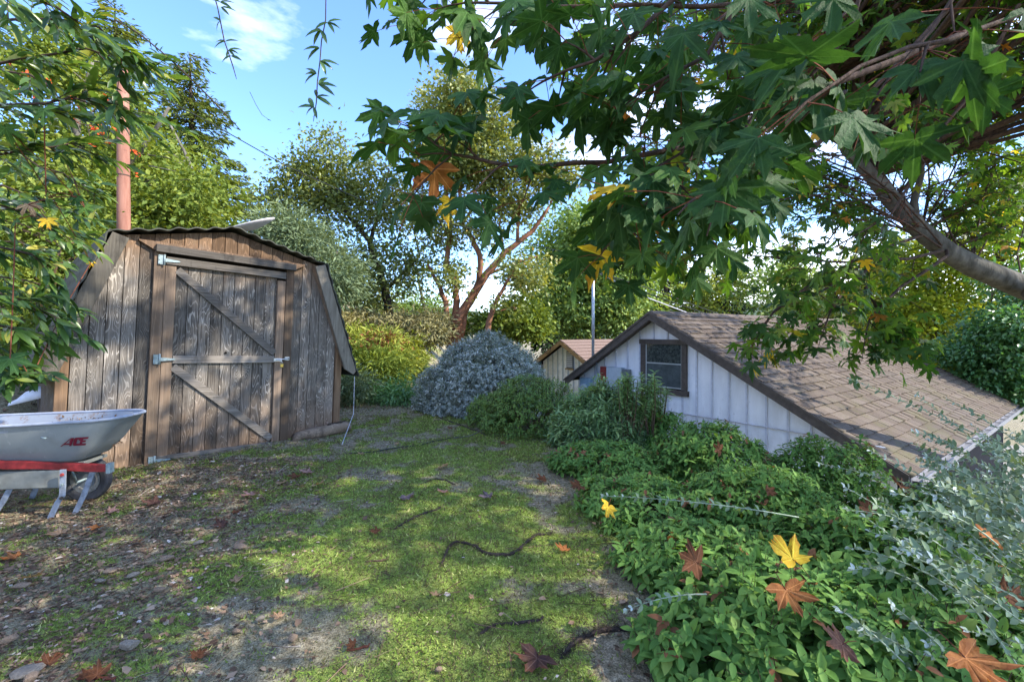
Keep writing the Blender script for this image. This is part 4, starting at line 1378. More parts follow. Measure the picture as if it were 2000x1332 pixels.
# conifer with drooping horizontal branches
for cx_, ct_, cy_, clab in ((372, 108, 19.0, 'tall thin conifer with layered branches against the sky right of the pole'), (225, 15, 17.0, 'tall conifer whose top shows above the leaves behind the pole')):
    cb = P(cx_, 560, cy_); cb.z = float(gz(cb.x, cb.y))
    con = tag(empty('conifer', cb), clab, 'tree')
    H_ = P(cx_, ct_, cy_).z - cb.z
    mb = MB().tube([(0, 0, 0), (.05, 0, H_ * .5), (-.02, 0, H_)], [.22, .13, .02], 8)
    pos, tipd, nr, sz, tn = [], [], [], [], []
    for k in range(90):
        s = 1 - (k / 90) ** .85 * .78
        z = H_ * s
        a = rng.uniform(0, 2 * math.pi)
        Lb = (0.5 + 2.1 * (1 - s) / .78 * 1.15) * rng.uniform(.6, 1.1)
        if k % 7 == 3: Lb *= 1.25
        e = np.array([math.cos(a), math.sin(a), 0])
        pts = [np.array([0, 0, z]) + e * Lb * q + np.array([0, 0, -.22 * Lb * q + .16 * Lb * q * q]) for q in np.linspace(0, 1, 5)]
        mb.tube([tuple(q) for q in pts], [.035, .028, .02, .014, .006], 4, cap=False)
        n = int(95 * Lb)
        q = rng.random(n) ** .8
        c = np.array([0, 0, z]) + e * (Lb * q)[:, None]
        c[:, 2] += -.22 * Lb * q + .16 * Lb * q * q
        side = np.cross(e, [0, 0, 1])
        w = rng.normal(0, .13 + .16 * (1 - q), n)
        c = c + side * w[:, None]; c[:, 2] += rng.normal(0, .05, n) - np.abs(w) * .4
        pos.append(c); tipd.append(e + side * np.sign(w)[:, None] * .9 + rng.normal(0, .3, (n, 3)) - [0, 0, .3]); tn.append(np.clip(.45 + rng.normal(0, .25, n), 0, 1))
    pos = np.concatenate(pos); tipd = np.concatenate(tipd); tn = np.concatenate(tn)
    mb.build('trunk', M['bark_dark'], con)
    me = leaves_mesh('crown', NARROW, pos, frames(tipd, rand_dirs(len(pos), (0, 0, 1.2))), rng.uniform(.16, .32, len(pos)), tn)
    tag(link('crown', me, M['conifer_leaf'], con), kind='stuff')


tree('grey_green_tree', 'soft grey-green feathery tree just behind the right roof edge of the shed', 'tree',
     [[(620, 640, 12.5, .14), (610, 540, 12.5, .09), (590, 460, 12.5, .04)], [(615, 560, 12.5, .07), (660, 490, 12.5, .03)], [(612, 560, 12.5, .07), (545, 470, 12.5, .03)]],
     [(575, 450, 12.5, 60, 45, 1.0, 26), (620, 490, 12.5, 65, 60, 1.0, 34), (640, 550, 12.2, 45, 45, .8, 22), (540, 460, 12.6, 40, 35, .8, 12), (600, 540, 12.6, 60, 60, .8, 20)],
     leaf=NARROW, lsize=.15, per=190, spread=.26, mleaf=M['acacia_leaf'], mbark=M['bark_grey'], gap=.3, up=.1, seed=3)
tree('oak_tree', 'dark-limbed tree with airy green crown left of the red-barked tree', 'tree',
     [[(770, 655, 16.5, .18), (750, 560, 16.5, .14), (720, 470, 16.5, .10), (650, 380, 16.5, .06), (600, 310, 16.5, .03)], [(722, 475, 16.5, .08), (745, 400, 16.5, .05), (760, 330, 16.5, .03)],
      [(745, 550, 16.5, .08), (680, 500, 16.5, .05), (590, 430, 16.5, .03)], [(750, 570, 16.5, .07), (820, 500, 16.5, .04), (800, 420, 16.5, .02)]],
     [(620, 320, 16.5, 55, 60, 1.3, 30), (690, 330, 16.5, 60, 45, 1.2, 20), (560, 400, 16.5, 45, 55, 1.2, 22), (640, 420, 16.8, 75, 60, 1.3, 34), (730, 400, 16.5, 60, 80, 1.3, 26),
      (790, 400, 16.6, 45, 60, 1.2, 16), (720, 520, 16.4, 70, 60, 1.3, 34), (800, 530, 16.2, 50, 60, 1.1, 20), (700, 590, 16.4, 50, 35, 1.1, 20), (640, 350, 16.5, 100, 90, 1.2, 10)],
     lsize=.145, per=85, spread=.36, mleaf=M['madrone_leaf'], mbark=M['bark_dark'], gap=.38, seed=4, tintbias=-.05)
tree('madrone_tree', 'tall tree with several twisting red-brown trunks behind the round grey bush', 'tree',
     [[(892, 680, 14.5, .17), (895, 620, 14.5, .16), (930, 570, 14.5, .14), (950, 535, 14.5, .12), (985, 495, 14.5, .10), (1040, 452, 14.5, .07), (1075, 400, 14.5, .035)],
      [(885, 680, 14.6, .13), (890, 600, 14.6, .11), (892, 560, 14.6, .10), (872, 510, 14.6, .085), (880, 430, 14.6, .07), (868, 350, 14.6, .05), (860, 250, 14.6, .03)],
      [(880, 680, 14.4, .10), (872, 590, 14.4, .085), (850, 545, 14.4, .06), (835, 515, 14.4, .03)],
      [(900, 660, 14.5, .08), (915, 590, 14.5, .07), (935, 540, 14.5, .05)],
      [(935, 555, 14.5, .10), (938, 500, 14.5, .09), (925, 470, 14.5, .08), (905, 440, 14.5, .07), (893, 340, 14.5, .05), (905, 240, 14.5, .03)],
      [(905, 435, 14.5, .05), (955, 360, 14.5, .03), (970, 280, 14.5, .02)], [(1010, 475, 14.5, .06), (1015, 400, 14.5, .045), (1035, 330, 14.5, .03), (1080, 280, 14.5, .02)],
      [(945, 540, 14.5, .05), (990, 520, 14.5, .035), (1050, 500, 14.5, .02)], [(880, 470, 14.6, .05), (840, 400, 14.6, .03), (800, 360, 14.6, .02)],
      [(985, 497, 14.5, .05), (975, 440, 14.5, .035), (985, 380, 14.5, .02)]],
     [(890, 225, 14.5, 65, 55, 1.4, 36), (850, 190, 14.6, 45, 35, 1.0, 12), (915, 185, 14.5, 40, 35, 1.0, 12), (900, 300, 14.5, 95, 60, 1.4, 46), (970, 260, 14.5, 60, 60, 1.3, 22), (1000, 330, 14.5, 90, 55, 1.3, 34),
      (1085, 320, 14.5, 70, 60, 1.2, 22), (860, 360, 14.7, 60, 45, 1.2, 20), (1000, 400, 14.7, 100, 35, 1.2, 18), (850, 450, 14.8, 45, 50, 1.0, 14), (1040, 530, 14.3, 55, 30, 1.0, 12), (930, 440, 14.2, 50, 40, 1.0, 8), (870, 540, 14.2, 50, 40, 1.0, 8)],
     lsize=.125, per=130, spread=.30, mleaf=M['madrone_leaf'], mbark=M['bark_madrone'], gap=.4, seed=5, tintbias=.08)
tree('madrone_tree', 'slender red-barked leaning trunk right of the twisting trunks', 'tree',
     [[(942, 690, 13.5, .10), (955, 630, 13.5, .085), (968, 590, 13.5, .07), (985, 560, 13.5, .05), (1010, 520, 13.5, .03)], [(962, 612, 13.5, .03), (1000, 600, 13.5, .02)]],
     [(1015, 520, 13.5, 40, 25, .7, 8), (990, 600, 13.5, 25, 15, .5, 3)],
     lsize=.12, per=60, spread=.22, mleaf=M['madrone_leaf'], mbark=M['bark_madrone'], gap=.2, seed=6)
tree('evergreen_tree', 'dense sunlit broad evergreen tree behind the metal mast', 'tree',
     [[(1150, 660, 22, .3), (1150, 520, 22, .22), (1150, 440, 22, .08)]],
     [(1165, 470, 22, 75, 60, 2.0, 44), (1220, 520, 22, 60, 60, 2.0, 34), (1110, 550, 22, 75, 65, 2.0, 44), (1085, 490, 23, 50, 55, 1.8, 26), (1190, 570, 22, 80, 65, 2.2, 50), (1130, 620, 21.5, 90, 50, 2.0, 44), (1220, 620, 21.5, 60, 50, 2.0, 30), (1150, 440, 22, 40, 35, 1.2, 14)],
     lsize=.2, per=110, spread=.50, mleaf=M['redwood_leaf'], mbark=M['bark_dark'], gap=.15, seed=7)
for (px, ptop, Y, w, n_, lab) in ((1075, 545, 27, 1.7, 46, 'small dark conifer left of the dense sunlit evergreen'), (1110, 400, 32, 3.2, 80, 'tall dark conifer whose top rises behind the dense sunlit evergreen'), (1300, 430, 27, 3.4, 80, 'dark conifer behind the ridge of the white house, nearest its gable'),
                                  (1420, 470, 29, 3.4, 80, 'dark conifer behind the middle of the long shingled ridge'), (1240, 480, 31, 2.8, 70, 'dark conifer just right of the dense sunlit evergreen'),
                                  (1550, 440, 33, 3.8, 80, 'dark conifer behind the maple leaves over the roof'), (1690, 450, 33, 3.6, 70, 'dark conifer behind the right end of the shingled ridge')):
    cbp = P(px, 650, Y); cbp.z = float(gz(cbp.x, cbp.y))
    H_ = P(px, ptop, Y).z - cbp.z
    o = tag(empty('dark_conifer', cbp), lab, 'tree', 'dark conifers beyond the house')
    mb = MB().tube([(0, 0, 0), (0, 0, H_ * .6), (0, 0, H_)], [.3, .17, .02], 7)
    pos, td, tn = [], [], []
    for k in range(n_):
        s = .12 + .86 * (k + rng.random()) / n_
        Lb = w * (1.02 - s) * rng.uniform(.75, 1.1) + .25
        a = rng.uniform(0, 6.283); e = np.array([math.cos(a), math.sin(a), 0])
        mb.tube([(0, 0, H_ * s), tuple(np.array([0, 0, H_ * s - .25 * Lb]) + e * Lb)], [.04, .01], 3, cap=False)
        n = int(90 * Lb); q = rng.random(n) ** .7
        side = np.cross(e, [0, 0, 1]); wv = rng.normal(0, .16 + .2 * (1 - q), n)
        c = np.array([0, 0, H_ * s]) + e * (Lb * q)[:, None] + side * wv[:, None]
        c[:, 2] += -.25 * Lb * q - np.abs(wv) * .35 + rng.normal(0, .07, n)
        pos.append(c); td.append(e + side * np.sign(wv)[:, None] * .8 - [0, 0, .5] + rng.normal(0, .3, (n, 3))); tn.append(np.clip(.4 + rng.normal(0, .25, n), 0, 1))
    pos = np.concatenate(pos); td = np.concatenate(td); tn = np.concatenate(tn)
    mb.build('trunk', M['bark_dark'], o)
    me = leaves_mesh('crown', NARROW, pos, frames(td, rand_dirs(len(pos), (0, 0, 1))), rng.uniform(.25, .5, len(pos)), tn)
    tag(link('crown', me, M['dark_conifer'] if px != 1550 else M['conifer_leaf'], o), kind='stuff')

for i, (blobs, lab, sd_, ml, ls, Yb, pxb) in enumerate((
        ([(700, 590, 27, 70, 40, 2, 30), (640, 570, 27, 50, 50, 2, 20)], 'dark green tree far behind the airy dark-limbed tree', 17, 'madrone_leaf', .2, 27, 690),
        ([(800, 600, 30, 60, 38, 2, 26), (860, 610, 31, 50, 30, 2, 18)], 'olive tree far behind, left of the red-brown trunks', 18, 'redwood_leaf', .2, 30, 820),
        ([(1050, 600, 28, 50, 45, 2, 24), (1010, 620, 28, 50, 28, 2, 18)], 'green tree far behind the slender red trunk', 19, 'redwood_leaf', .2, 28, 1040),
        ([(1380, 560, 24, 70, 45, 2, 26), (1340, 600, 24, 60, 30, 1.6, 18)], 'yellow-green tree showing over the ridge under the hanging maple leaves', 11, 'sunny_leaf', .19, 24, 1370),
        ([(1500, 560, 23, 90, 70, 2, 40), (1600, 590, 22, 80, 55, 2, 34)], 'pale green tree behind the far end of the shingled ridge', 12, 'redwood_leaf', .19, 23, 1550),
        ([(1700, 560, 20, 90, 75, 2, 44), (1650, 640, 20, 60, 40, 1.4, 20)], 'olive tree behind the far corner of the shingled roof', 13, 'madrone_leaf', .17, 20, 1690),
        ([(1800, 520, 17, 90, 60, 1.6, 44), (1880, 590, 16.5, 90, 60, 1.6, 46), (1790, 610, 17, 70, 50, 1.5, 30)], 'bright yellow-green tree under the thick maple limb', 14, 'yellow_leaf', .17, 17, 1830),
        ([(1940, 480, 15.5, 90, 60, 1.5, 36), (1990, 400, 16, 80, 70, 1.5, 30)], 'yellow-green tree at the right edge behind the maple limb', 15, 'yellow_leaf', .16, 15.5, 1960),
        ([(1790, 670, 18, 60, 35, 1.4, 26), (1850, 690, 17.5, 50, 30, 1.2, 18)], 'dark low tree with yellowing leaves along the far roof rake', 16, 'madrone_leaf', .16, 18, 1800))):
    tree('background_tree', lab, 'tree', [[(pxb, 680, Yb, .18), (pxb + 8, 600, Yb, .12), (pxb - 5, 530, Yb, .05)]], blobs, lsize=ls, per=85, spread=.45, mleaf=M[ml], mbark=M['bark_dark'], gap=.25, seed=sd_)
tree('leafy_shrub', 'dark green leafy shrub at the right edge beyond the shingled roof', 'shrub',
     [[(1960, 800, 13, .10), (1950, 720, 13, .06), (1930, 660, 13, .03)], [(1960, 780, 13, .06), (2010, 700, 13, .03)]],
     [(1930, 690, 13, 70, 55, 1.1, 60), (1985, 660, 12.6, 80, 90, 1.1, 60), (1900, 740, 13.2, 50, 30, .9, 26), (1985, 750, 12.6, 60, 45, .9, 50), (2000, 560, 13, 50, 50, .9, 24)],
     lsize=.13, per=90, spread=.27, mleaf=M['dark_leaf'], mbark=M['stem_brown'], gap=.15, up=.7, seed=21, leaf=QUAD)
tree('leafy_shrub', 'lime-green leafy shrub touching the far rake of the shingled roof', 'shrub',
     [[(1880, 790, 14, .08), (1875, 720, 14, .04)]],
     [(1865, 710, 14, 35, 35, .8, 26), (1905, 745, 13.6, 35, 25, .7, 20)],
     lsize=.12, per=90, spread=.25, mleaf=M['yellow_leaf'], mbark=M['stem_brown'], gap=.15, seed=22)
# slope right of the shed
specs = [
    ('broom_shrub', 'bright yellow-green broom bush on the slope right of the shed', [(735, 722, 11.2, 42, 38, .7, 40)], 'broom_leaf', NARROW, .16, 31, -.12),
    ('broom_shrub', 'tall yellow broom bush behind the round grey bush, left side', [(760, 690, 12.6, 60, 38, .9, 44)], 'broom_leaf', NARROW, .17, 32, .2),
    ('broom_shrub', 'yellow-green broom bush higher on the slope beside the shed eave', [(705, 680, 13, 40, 40, .8, 34)], 'broom_leaf', NARROW, .17, 33, .0),
    ('dry_shrub', 'dry buff brush at the foot of the airy dark-limbed tree', [(690, 640, 14.5, 50, 32, 1.0, 34), (660, 650, 13.8, 25, 40, .8, 18)], 'dry_leaf', NARROW, .17, 34, .1),
    ('dry_shrub', 'pale olive brush left of the red-brown trunks', [(800, 650, 14, 60, 35, 1.0, 44), (840, 640, 13.6, 30, 30, .8, 20)], 'dry_leaf', NARROW, .16, 35, 0),
    ('rusty_shrub', 'small rust-red bush among the yellow brush', [(735, 672, 12.0, 22, 11, .35, 8)], 'red_brush', NARROW, .12, 36, 0),
    ('olive_shrub', 'sunlit olive bush between the leaning red trunk and the cottage', [(1010, 630, 15, 55, 35, 1.1, 40), (960, 640, 15.2, 40, 25, 1, 18)], 'sunny_leaf', QUAD, .15, 37, -.1),
    ('olive_shrub', 'olive bush right behind the red-brown trunks', [(870, 640, 15.6, 45, 28, 1.0, 22)], 'madrone_leaf', QUAD, .15, 38, .05),
    ('low_shrub', 'small dark green bush at the foot of the shed\'s right corner post', [(683, 755, 9.6, 20, 22, .3, 16)], 'acacia_leaf', NARROW, .11, 39, -.1),
    ('low_shrub', 'low dark rosette plant at the far edge of the lawn', [(735, 772, 10.2, 26, 8, .3, 8)], 'dark_leaf', NARROW, .12, 40, .2),
    ('low_shrub', 'low dark plant touching the left foot of the round grey bush', [(790, 770, 9.8, 24, 12, .3, 10)], 'dark_leaf', NARROW, .12, 41, .3),
]
for nm, lab, bl, ml, lf, ls, sd_, tb_ in specs:
    b = bl[0]
    tree(nm, lab, 'shrub', [[(b[0], b[1] + b[4] * 1.2, b[2], .04), (b[0], b[1], b[2], .02)]], bl, leaf=lf, lsize=ls, per=150, spread=.22, mleaf=M[ml], mbark=M['stem_brown'], gap=.1, up=.1, seed=sd_, tintbias=tb_)
# orange-red trumpet flowers in the sunlit tree
fl = tag(empty('flowering_vine', P(150, 300, 10.0)), 'orange-red flowers of a vine climbing through the sunlit foliage left of the pole', 'vine')
FP = [(150, 240), (183, 238), (35, 178), (50, 148), (192, 200), (212, 195), (185, 252), (178, 282), (210, 276), (262, 300), (265, 338), (232, 258), (18, 122), (110, 195), (196, 262), (235, 285), (70, 185), (140, 190), (92, 160), (160, 215)]
mb = MB()
fp = [P(a, b, 9.4 + .5 * math.sin(i * 2.1)) - fl.location for i, (a, b) in enumerate(FP)]
for i, c in enumerate(fp):
    n = 9
    pp = np.array(c) + rng.normal(0, .03, (n, 3))
    me = leaves_mesh('flower', OVAL_ROUND, pp, frames(rand_dirs(n), rand_dirs(n)), rng.uniform(.05, .09, n), rng.random(n))
    link('flower', me, M['flower'], fl)
order = sorted(range(len(fp)), key=lambda i: fp[i].x)
for a, b in zip(order[:-1], order[1:]):
    mb.tube([fp[a], fp[a].lerp(fp[b], .5) + Vector((0, .05, -.05)), fp[b]], .008, 4, cap=False)
mb.build('stem', M['twig'], fl)

# ------------------------------------------------------------------ the big-leaf maple overhead
TR = [P(2330, 1090, 6.2), P(2260, 760, 6.4), P(2120, 610, 6.4), P(2000, 562, 6.3), P(1900, 520, 6.2), P(1850, 492, 6.2), P(1800, 452, 6.2), P(1745, 395, 6.2), P(1705, 345, 6.2), P(1655, 292, 6.2), P(1600, 150, 6.0), P(1560, 20, 5.8), P(1530, -200, 5.6)]
TR[0].z = float(gz(TR[0].x, TR[0].y)) - .1
TRr = [.26, .22, .17, .15, .135, .125, .115, .105, .092, .08, .06, .05, .03]
mroot = tag(empty('maple_tree', TR[0]), 'big-leaf maple whose thick bare limb and green canopy hang in from the right', 'tree')
mb = MB()
mb.tube([p - mroot.location for p in TR], TRr, 14)
mb.tube([P(1790, 445, 6.2) - mroot.location, P(1785, 395, 6.2) - mroot.location, P(1800, 340, 6.15) - mroot.location, P(1795, 230, 6.1) - mroot.location, P(1830, 60, 6.0) - mroot.location], [.055, .045, .035, .028, .02], 8)
mb.tube([P(2010, 575, 6.1) - mroot.location, P(2060, 500, 5.2) - mroot.location, P(2200, 200, 4.2) - mroot.location], [.08, .07, .05], 8)
mb.build('trunk', M['bark_maple'], mroot)
bm_, tw_ = MB(), MB()
LP, LT, LN, LS, LC_ = [], [], [], [], []       # leaf position, tip direction, normal, size, tint


def add_leaf(p, tip, nrm, size, tint):
    LP.append(tuple(p)); LT.append(tuple(tip)); LN.append(tuple(nrm)); LS.append(size); LC_.append(tint)


def rv(s=1.0): return Vector((random.gauss(0, s), random.gauss(0, s), random.gauss(0, s)))


def twig(a, d, L, nl, size, hang=.75, r=.006, tb=.0):
    """a leafy shoot: opposite leaves on petioles"""
    d = d.normalized()
    pts = [a + d * (L * s) + Vector((0, 0, -.18 * L * s * s)) for s in (0, .33, .66, 1)]
    (bm_ if r > .004 else tw_).tube([p - mroot.location for p in pts], [r, r * .8, r * .6, r * .4], 5, cap=False)
    for k in range(nl):
        s = .25 + .75 * k / max(1, nl - 1)
        i = min(2, int(s * 3)); f = s * 3 - i
        base = pts[i].lerp(pts[i + 1], f)
        for sg in ((-1, 1) if k < nl - 1 else (-1, 1, 0)):
            side = d.cross(Vector((0, 0, 1)))
            if side.length < .1: side = Vector((1, 0, 0))
            side.normalize()
            pd = (side * sg * 1.0 + d * .55 + Vector((0, 0, .1)) + rv(.28)).normalized()
            pl = size * random.uniform(.45, .95)
            e = base + pd * pl + Vector((0, 0, -.12 * pl))
            tw_.tube([base - mroot.location, base.lerp(e, .5) + Vector((0, 0, .05 * pl)) - mroot.location, e - mroot.location], [.0022, .0018, .0015], 3, cap=False)
            tip = (pd * .75 + Vector((0, 0, -hang * random.uniform(.4, 1.3))) + rv(.22))
            nr = Vector((0, 0, 1)) + pd * .55 + rv(.38)
            t_ = random.random() ** 1.25 * .92 + tb
            if random.random() < .035: t_ = random.uniform(.93, 1.0)
            add_leaf(e, tip, nr, size * random.uniform(.34, .70), t_)


def limb(pts, r0, r1, nt, tl, nl, size, hang=.75, tb=0.0, spread=.8):
    pts = [Vector(p) for p in pts]
    q = []
    for i in range(len(pts) - 1):
        for s in (0, .5):
            j = pts[i].lerp(pts[i + 1], s)
            if s: j += rv(.02 * (pts[i + 1] - pts[i]).length)
            q.append(j)
    q.append(pts[-1])
    n = len(q)
    bm_.tube([p - mroot.location for p in q], [r0 + (r1 - r0) * i / (n - 1) for i in range(n)], 6, cap=False)
    for k in range(nt):
        s = .12 + .88 * (k + random.random() * .6) / nt
        s = min(.999, s)
        i = int(s * (n - 1)); f = s * (n - 1) - i
        a = q[i].lerp(q[i + 1], f)
        d = (q[i + 1] - q[i]).normalized() * .7 + rv(spread * .6) + Vector((0, 0, -.15))
        twig(a, d, tl * random.uniform(.6, 1.25), nl, size, hang, tb=tb)
    twig(q[-1], q[-1] - q[-2], tl * .8, nl, size, hang, tb=tb)


# foreground limbs, as they cross the picture
limb([P(1900, 60, 2.4), P(1560, 190, 2.3), P(1330, 290, 2.2), P(1180, 318, 2.1), P(1050, 326, 2.05), P(960, 318, 2.0), P(885, 302, 2.0)], .018, .006, 7, .18, 2, .235, .85)
limb([P(885, 302, 2.0), P(850, 282, 2.0), P(825, 262, 2.0)], .005, .003, 1, .14, 2, .23, .7)
limb([P(885, 302, 2.0), P(850, 330, 1.95), P(832, 350, 1.95)], .005, .003, 0, .10, 2, .22, 1.2)
limb([P(1700, -10, 2.6), P(1500, 5, 2.5), P(1240, 10, 2.4), P(1050, 14, 2.35), P(930, 6, 2.3)], .015, .006, 10, .24, 3, .235, .9)
limb([P(1600, -80, 2.8), P(1300, -60, 2.7), P(1050, -60, 2.6), P(850, -50, 2.5)], .015, .005, 9, .26, 2, .23, .9)
limb([P(1560, 130, 3.2), P(1400, 230, 3.1), P(1320, 330, 3.0), P(1240, 420, 2.9)], .014, .006, 9, .26, 3, .235, .9)
limb([P(1850, 20, 3.6), P(1650, 230, 3.5), P(1520, 380, 3.4), P(1420, 440, 3.3), P(1290, 480, 3.2)], .020, .007, 14, .30, 3, .23, .8)
limb([P(1990, 10, 4.2), P(1900, 180, 4.2), P(1800, 300, 4.2), P(1740, 420, 4.2), P(1600, 500, 4.2)], .018, .006, 14, .35, 3, .21, .7)
limb([P(1360, -40, 1.75), P(1250, 60, 1.8), P(1160, 120, 1.85), P(1080, 150, 1.9)], .010, .005, 5, .16, 2, .235, .9)
limb([P(1500, -80, 1.6), P(1380, 110, 1.7), P(1270, 170, 1.75)], .010, .005, 4, .16, 2, .23, .9)
limb([P(1560, 70, 2.0), P(1430, 290, 2.0), P(1400, 380, 2.0)], .010, .004, 4, .18, 2, .24, 1.0)
limb([P(1700, -60, 1.3), P(1660, 60, 1.32), P(1600, 130, 1.35)], .008, .004, 2, .12, 2, .22, .8)
limb([P(1900, -60, 1.5), P(1820, 60, 1.5), P(1740, 150, 1.5)], .008, .004, 2, .14, 2, .22, .8)
# limbs hanging over the roof
for a in ([(1850, 500, 5.9), (1760, 560, 5.4), (1700, 620, 5.0), (1690, 660, 4.9)], [(1800, 460, 5.9), (1680, 520, 5.2), (1580, 580, 4.9), (1545, 640, 4.8)], [(1840, 490, 5.9), (1700, 505, 5.3), (1600, 510, 5.0), (1480, 500, 4.9)],
          [(1700, 520, 5.3), (1640, 580, 4.9), (1610, 640, 4.7)], [(1580, 560, 5.0), (1510, 610, 4.7), (1490, 640, 4.6)], [(1850, 500, 6), (1860, 440, 6.6), (1960, 470, 7)], [(1690, 560, 5.2), (1720, 620, 5.1), (1740, 650, 5.0)]):
    limb([P(*q) for q in a], .022, .006, 8, .28, 3, .215, .7, tb=-.03)
limb([P(2050, 0, 1.6), P(1850, 80, 1.35), P(1680, 130, 1.25), P(1590, 190, 1.2)], .009, .004, 3, .14, 1, .25, .7)
limb([P(1650, 180, 1.7), P(1460, 330, 1.5), P(1370, 380, 1.4)], .008, .004, 2, .14, 1, .25, .9)
limb([P(1500, 150, 1.9), P(1330, 300, 1.8), P(1260, 340, 1.75)], .008, .004, 4, .16, 2, .24, .9)
limb([P(1420, 250, 2.2), P(1260, 400, 2.1), P(1210, 450, 2.1)], .008, .004, 5, .16, 2, .23, 1.0)
random.seed(21)
# the rest of the canopy, in view and above it
tpts = TR[5:]
for k in range(105):
    px, py = random.uniform(1130, 2080), random.uniform(-60, 470)
    if px < 1300 and py > 380: continue
    Y = random.uniform(5.0, 10.0) if px > 1450 else random.uniform(3.4, 7.0)
    if py > 330 and 1600 < px < 1850 and k % 4: continue
    e = P(px, py, Y)
    a = random.choice(TR[9:12]) if py < 230 else random.choice(TR[4:8])
    m1 = a.lerp(e, .4) + rv(.2) + Vector((0, 0, .25)); m2 = a.lerp(e, .75) + rv(.2) + Vector((0, 0, .2))
    limb([a, m1, m2, e], .013, .005, 9, .42, 3, .165 if Y > 5.5 else .185, .6)
for k in range(40):
    px, py, Y = random.uniform(1560, 2080), random.uniform(-40, 400), random.uniform(6.5, 10.5)
    if py > 270 and 1640 < px < 1880: continue
    e = P(px, py, Y); a = random.choice(TR[9:12]) if py < 230 else random.choice(TR[3:6])
    limb([a, a.lerp(e, .4) + Vector((0, 0, .35)), a.lerp(e, .75) + Vector((0, 0, .25)), e], .012, .005, 11, .40, 3, .185, .6)
for k in range(175):
    # outside the frame: crown goes on up and right, unseen limbs added for shade
    e = Vector((random.uniform(2.2, 15.0), random.uniform(-3.0, 10.5), 0))
    e.z = random.uniform(3.6, 9.5)
    if e.y > 1 and e.z < CH + 1.25 + .74 * e.y: e.z = CH + 1.3 + .76 * e.y + random.random() * 1.5
    if e.z > 11 or (e.y > 0 and e.x < 1.15 * e.y and e.z < CH + 1.25 + .74 * e.y): continue
    a = random.choice(TR[8:])
    limb([a, a.lerp(e, .4) + Vector((0, 0, .5)), a.lerp(e, .75) + Vector((0, 0, .4)), e], .03, .007, 9, .55, 3, .23, .6)
bm_.build('branch', M['twig'], mroot)
tw_.build('petiole', M['twig_red'], mroot)
LP, LT, LN, LS, LC_ = map(np.array, (LP, LT, LN, LS, LC_))
keep = ~((LP[:, 1] < .75) & (np.linalg.norm(LP - [0, 0, CH], axis=1) < 1.15)) & ~((np.linalg.norm(LP - [0, 0, CH], axis=1) < 1.3) & (seen_size(LP, LS) > 0) & (LP[:, 0] / np.maximum(LP[:, 1], .1) < .3))
LP, LT, LN, LS, LC_ = LP[keep], LT[keep], LN[keep], LS[keep], LC_[keep]
# the thick limb and the bright gap above it stay nearly clear of leaves
_px = 1000 + LP[:, 0] / np.maximum(LP[:, 1], .1) * F; _py = HZ - (LP[:, 2] - CH) / np.maximum(LP[:, 1], .1) * F
_d = np.full(len(LP), 1e9)
_tp = [(2080, 590), (2000, 562), (1900, 520), (1850, 492), (1800, 452), (1745, 395), (1705, 345), (1655, 292)]
for (a, b), (c, d) in zip(_tp[:-1], _tp[1:]):
    for s in np.linspace(0, 1, 6): _d = np.minimum(_d, np.hypot(_px - (a + (c - a) * s), _py - (b + (d - b) * s)))
_q = np.random.default_rng(2).random(len(LP))
_gap = (np.hypot((_px - 1790) / 85, (_py - 345) / 60) < 1) & (_q < .78)
keep = ~(((_d < 42) & (_q < .92) & (LP[:, 1] > .5)) | _gap)
LP, LT, LN, LS, LC_ = LP[keep], LT[keep], LN[keep], LS[keep], LC_[keep]
rot = frames(LT, LN)
s_ = seen_size(LP, LS)


def maple_mat(tt, i):
    if i < 60: return M['leaf_green_veined']
    if tt > .965: return M['leaf_orange'] if i % 2 else M['leaf_yellow']
    if tt > .925: return M['leaf_yellow'] if i % 3 == 0 else M['leaf_lime_veined']
    return M['leaf_lime_veined'] if tt > .70 else M['leaf_green_veined']


order = np.argsort(-s_)
top_, rest = order[:300], order[300:]
leaf_objects(mroot, MAPLE_HI, LP[top_], rot[top_], LS[top_], LC_[top_], None, nvar=1, mat_by=maple_mat)
near = rest[s_[rest] > 22]; far_ = rest[s_[rest] <= 22]
for nm_, ids, T in (('foliage', near, MAPLE_HI), ('foliage', far_, MAPLE_LO)):
    for k in range(3):
        sel = ids[np.arange(len(ids)) % 3 == k]
        if len(sel):
            me = leaves_mesh(nm_, T[k % len(T)], LP[sel] - np.array(mroot.location), rot[sel], LS[sel], LC_[sel])
            tag(link(nm_, me, M['maple_leaf'], mroot), kind='stuff')
print('maple leaves', len(LP))

# ------------------------------------------------------------------ climbing shrub at the left
vroot = tag(empty('climbing_shrub', (-5.2, 3.4, float(gz(-5.2, 3.4)))), 'dark green narrow-leaved climber overhanging the left edge and the barrow', 'shrub')
vst = MB()
VP_, VT, VN, VS, VC = [], [], [], [], []


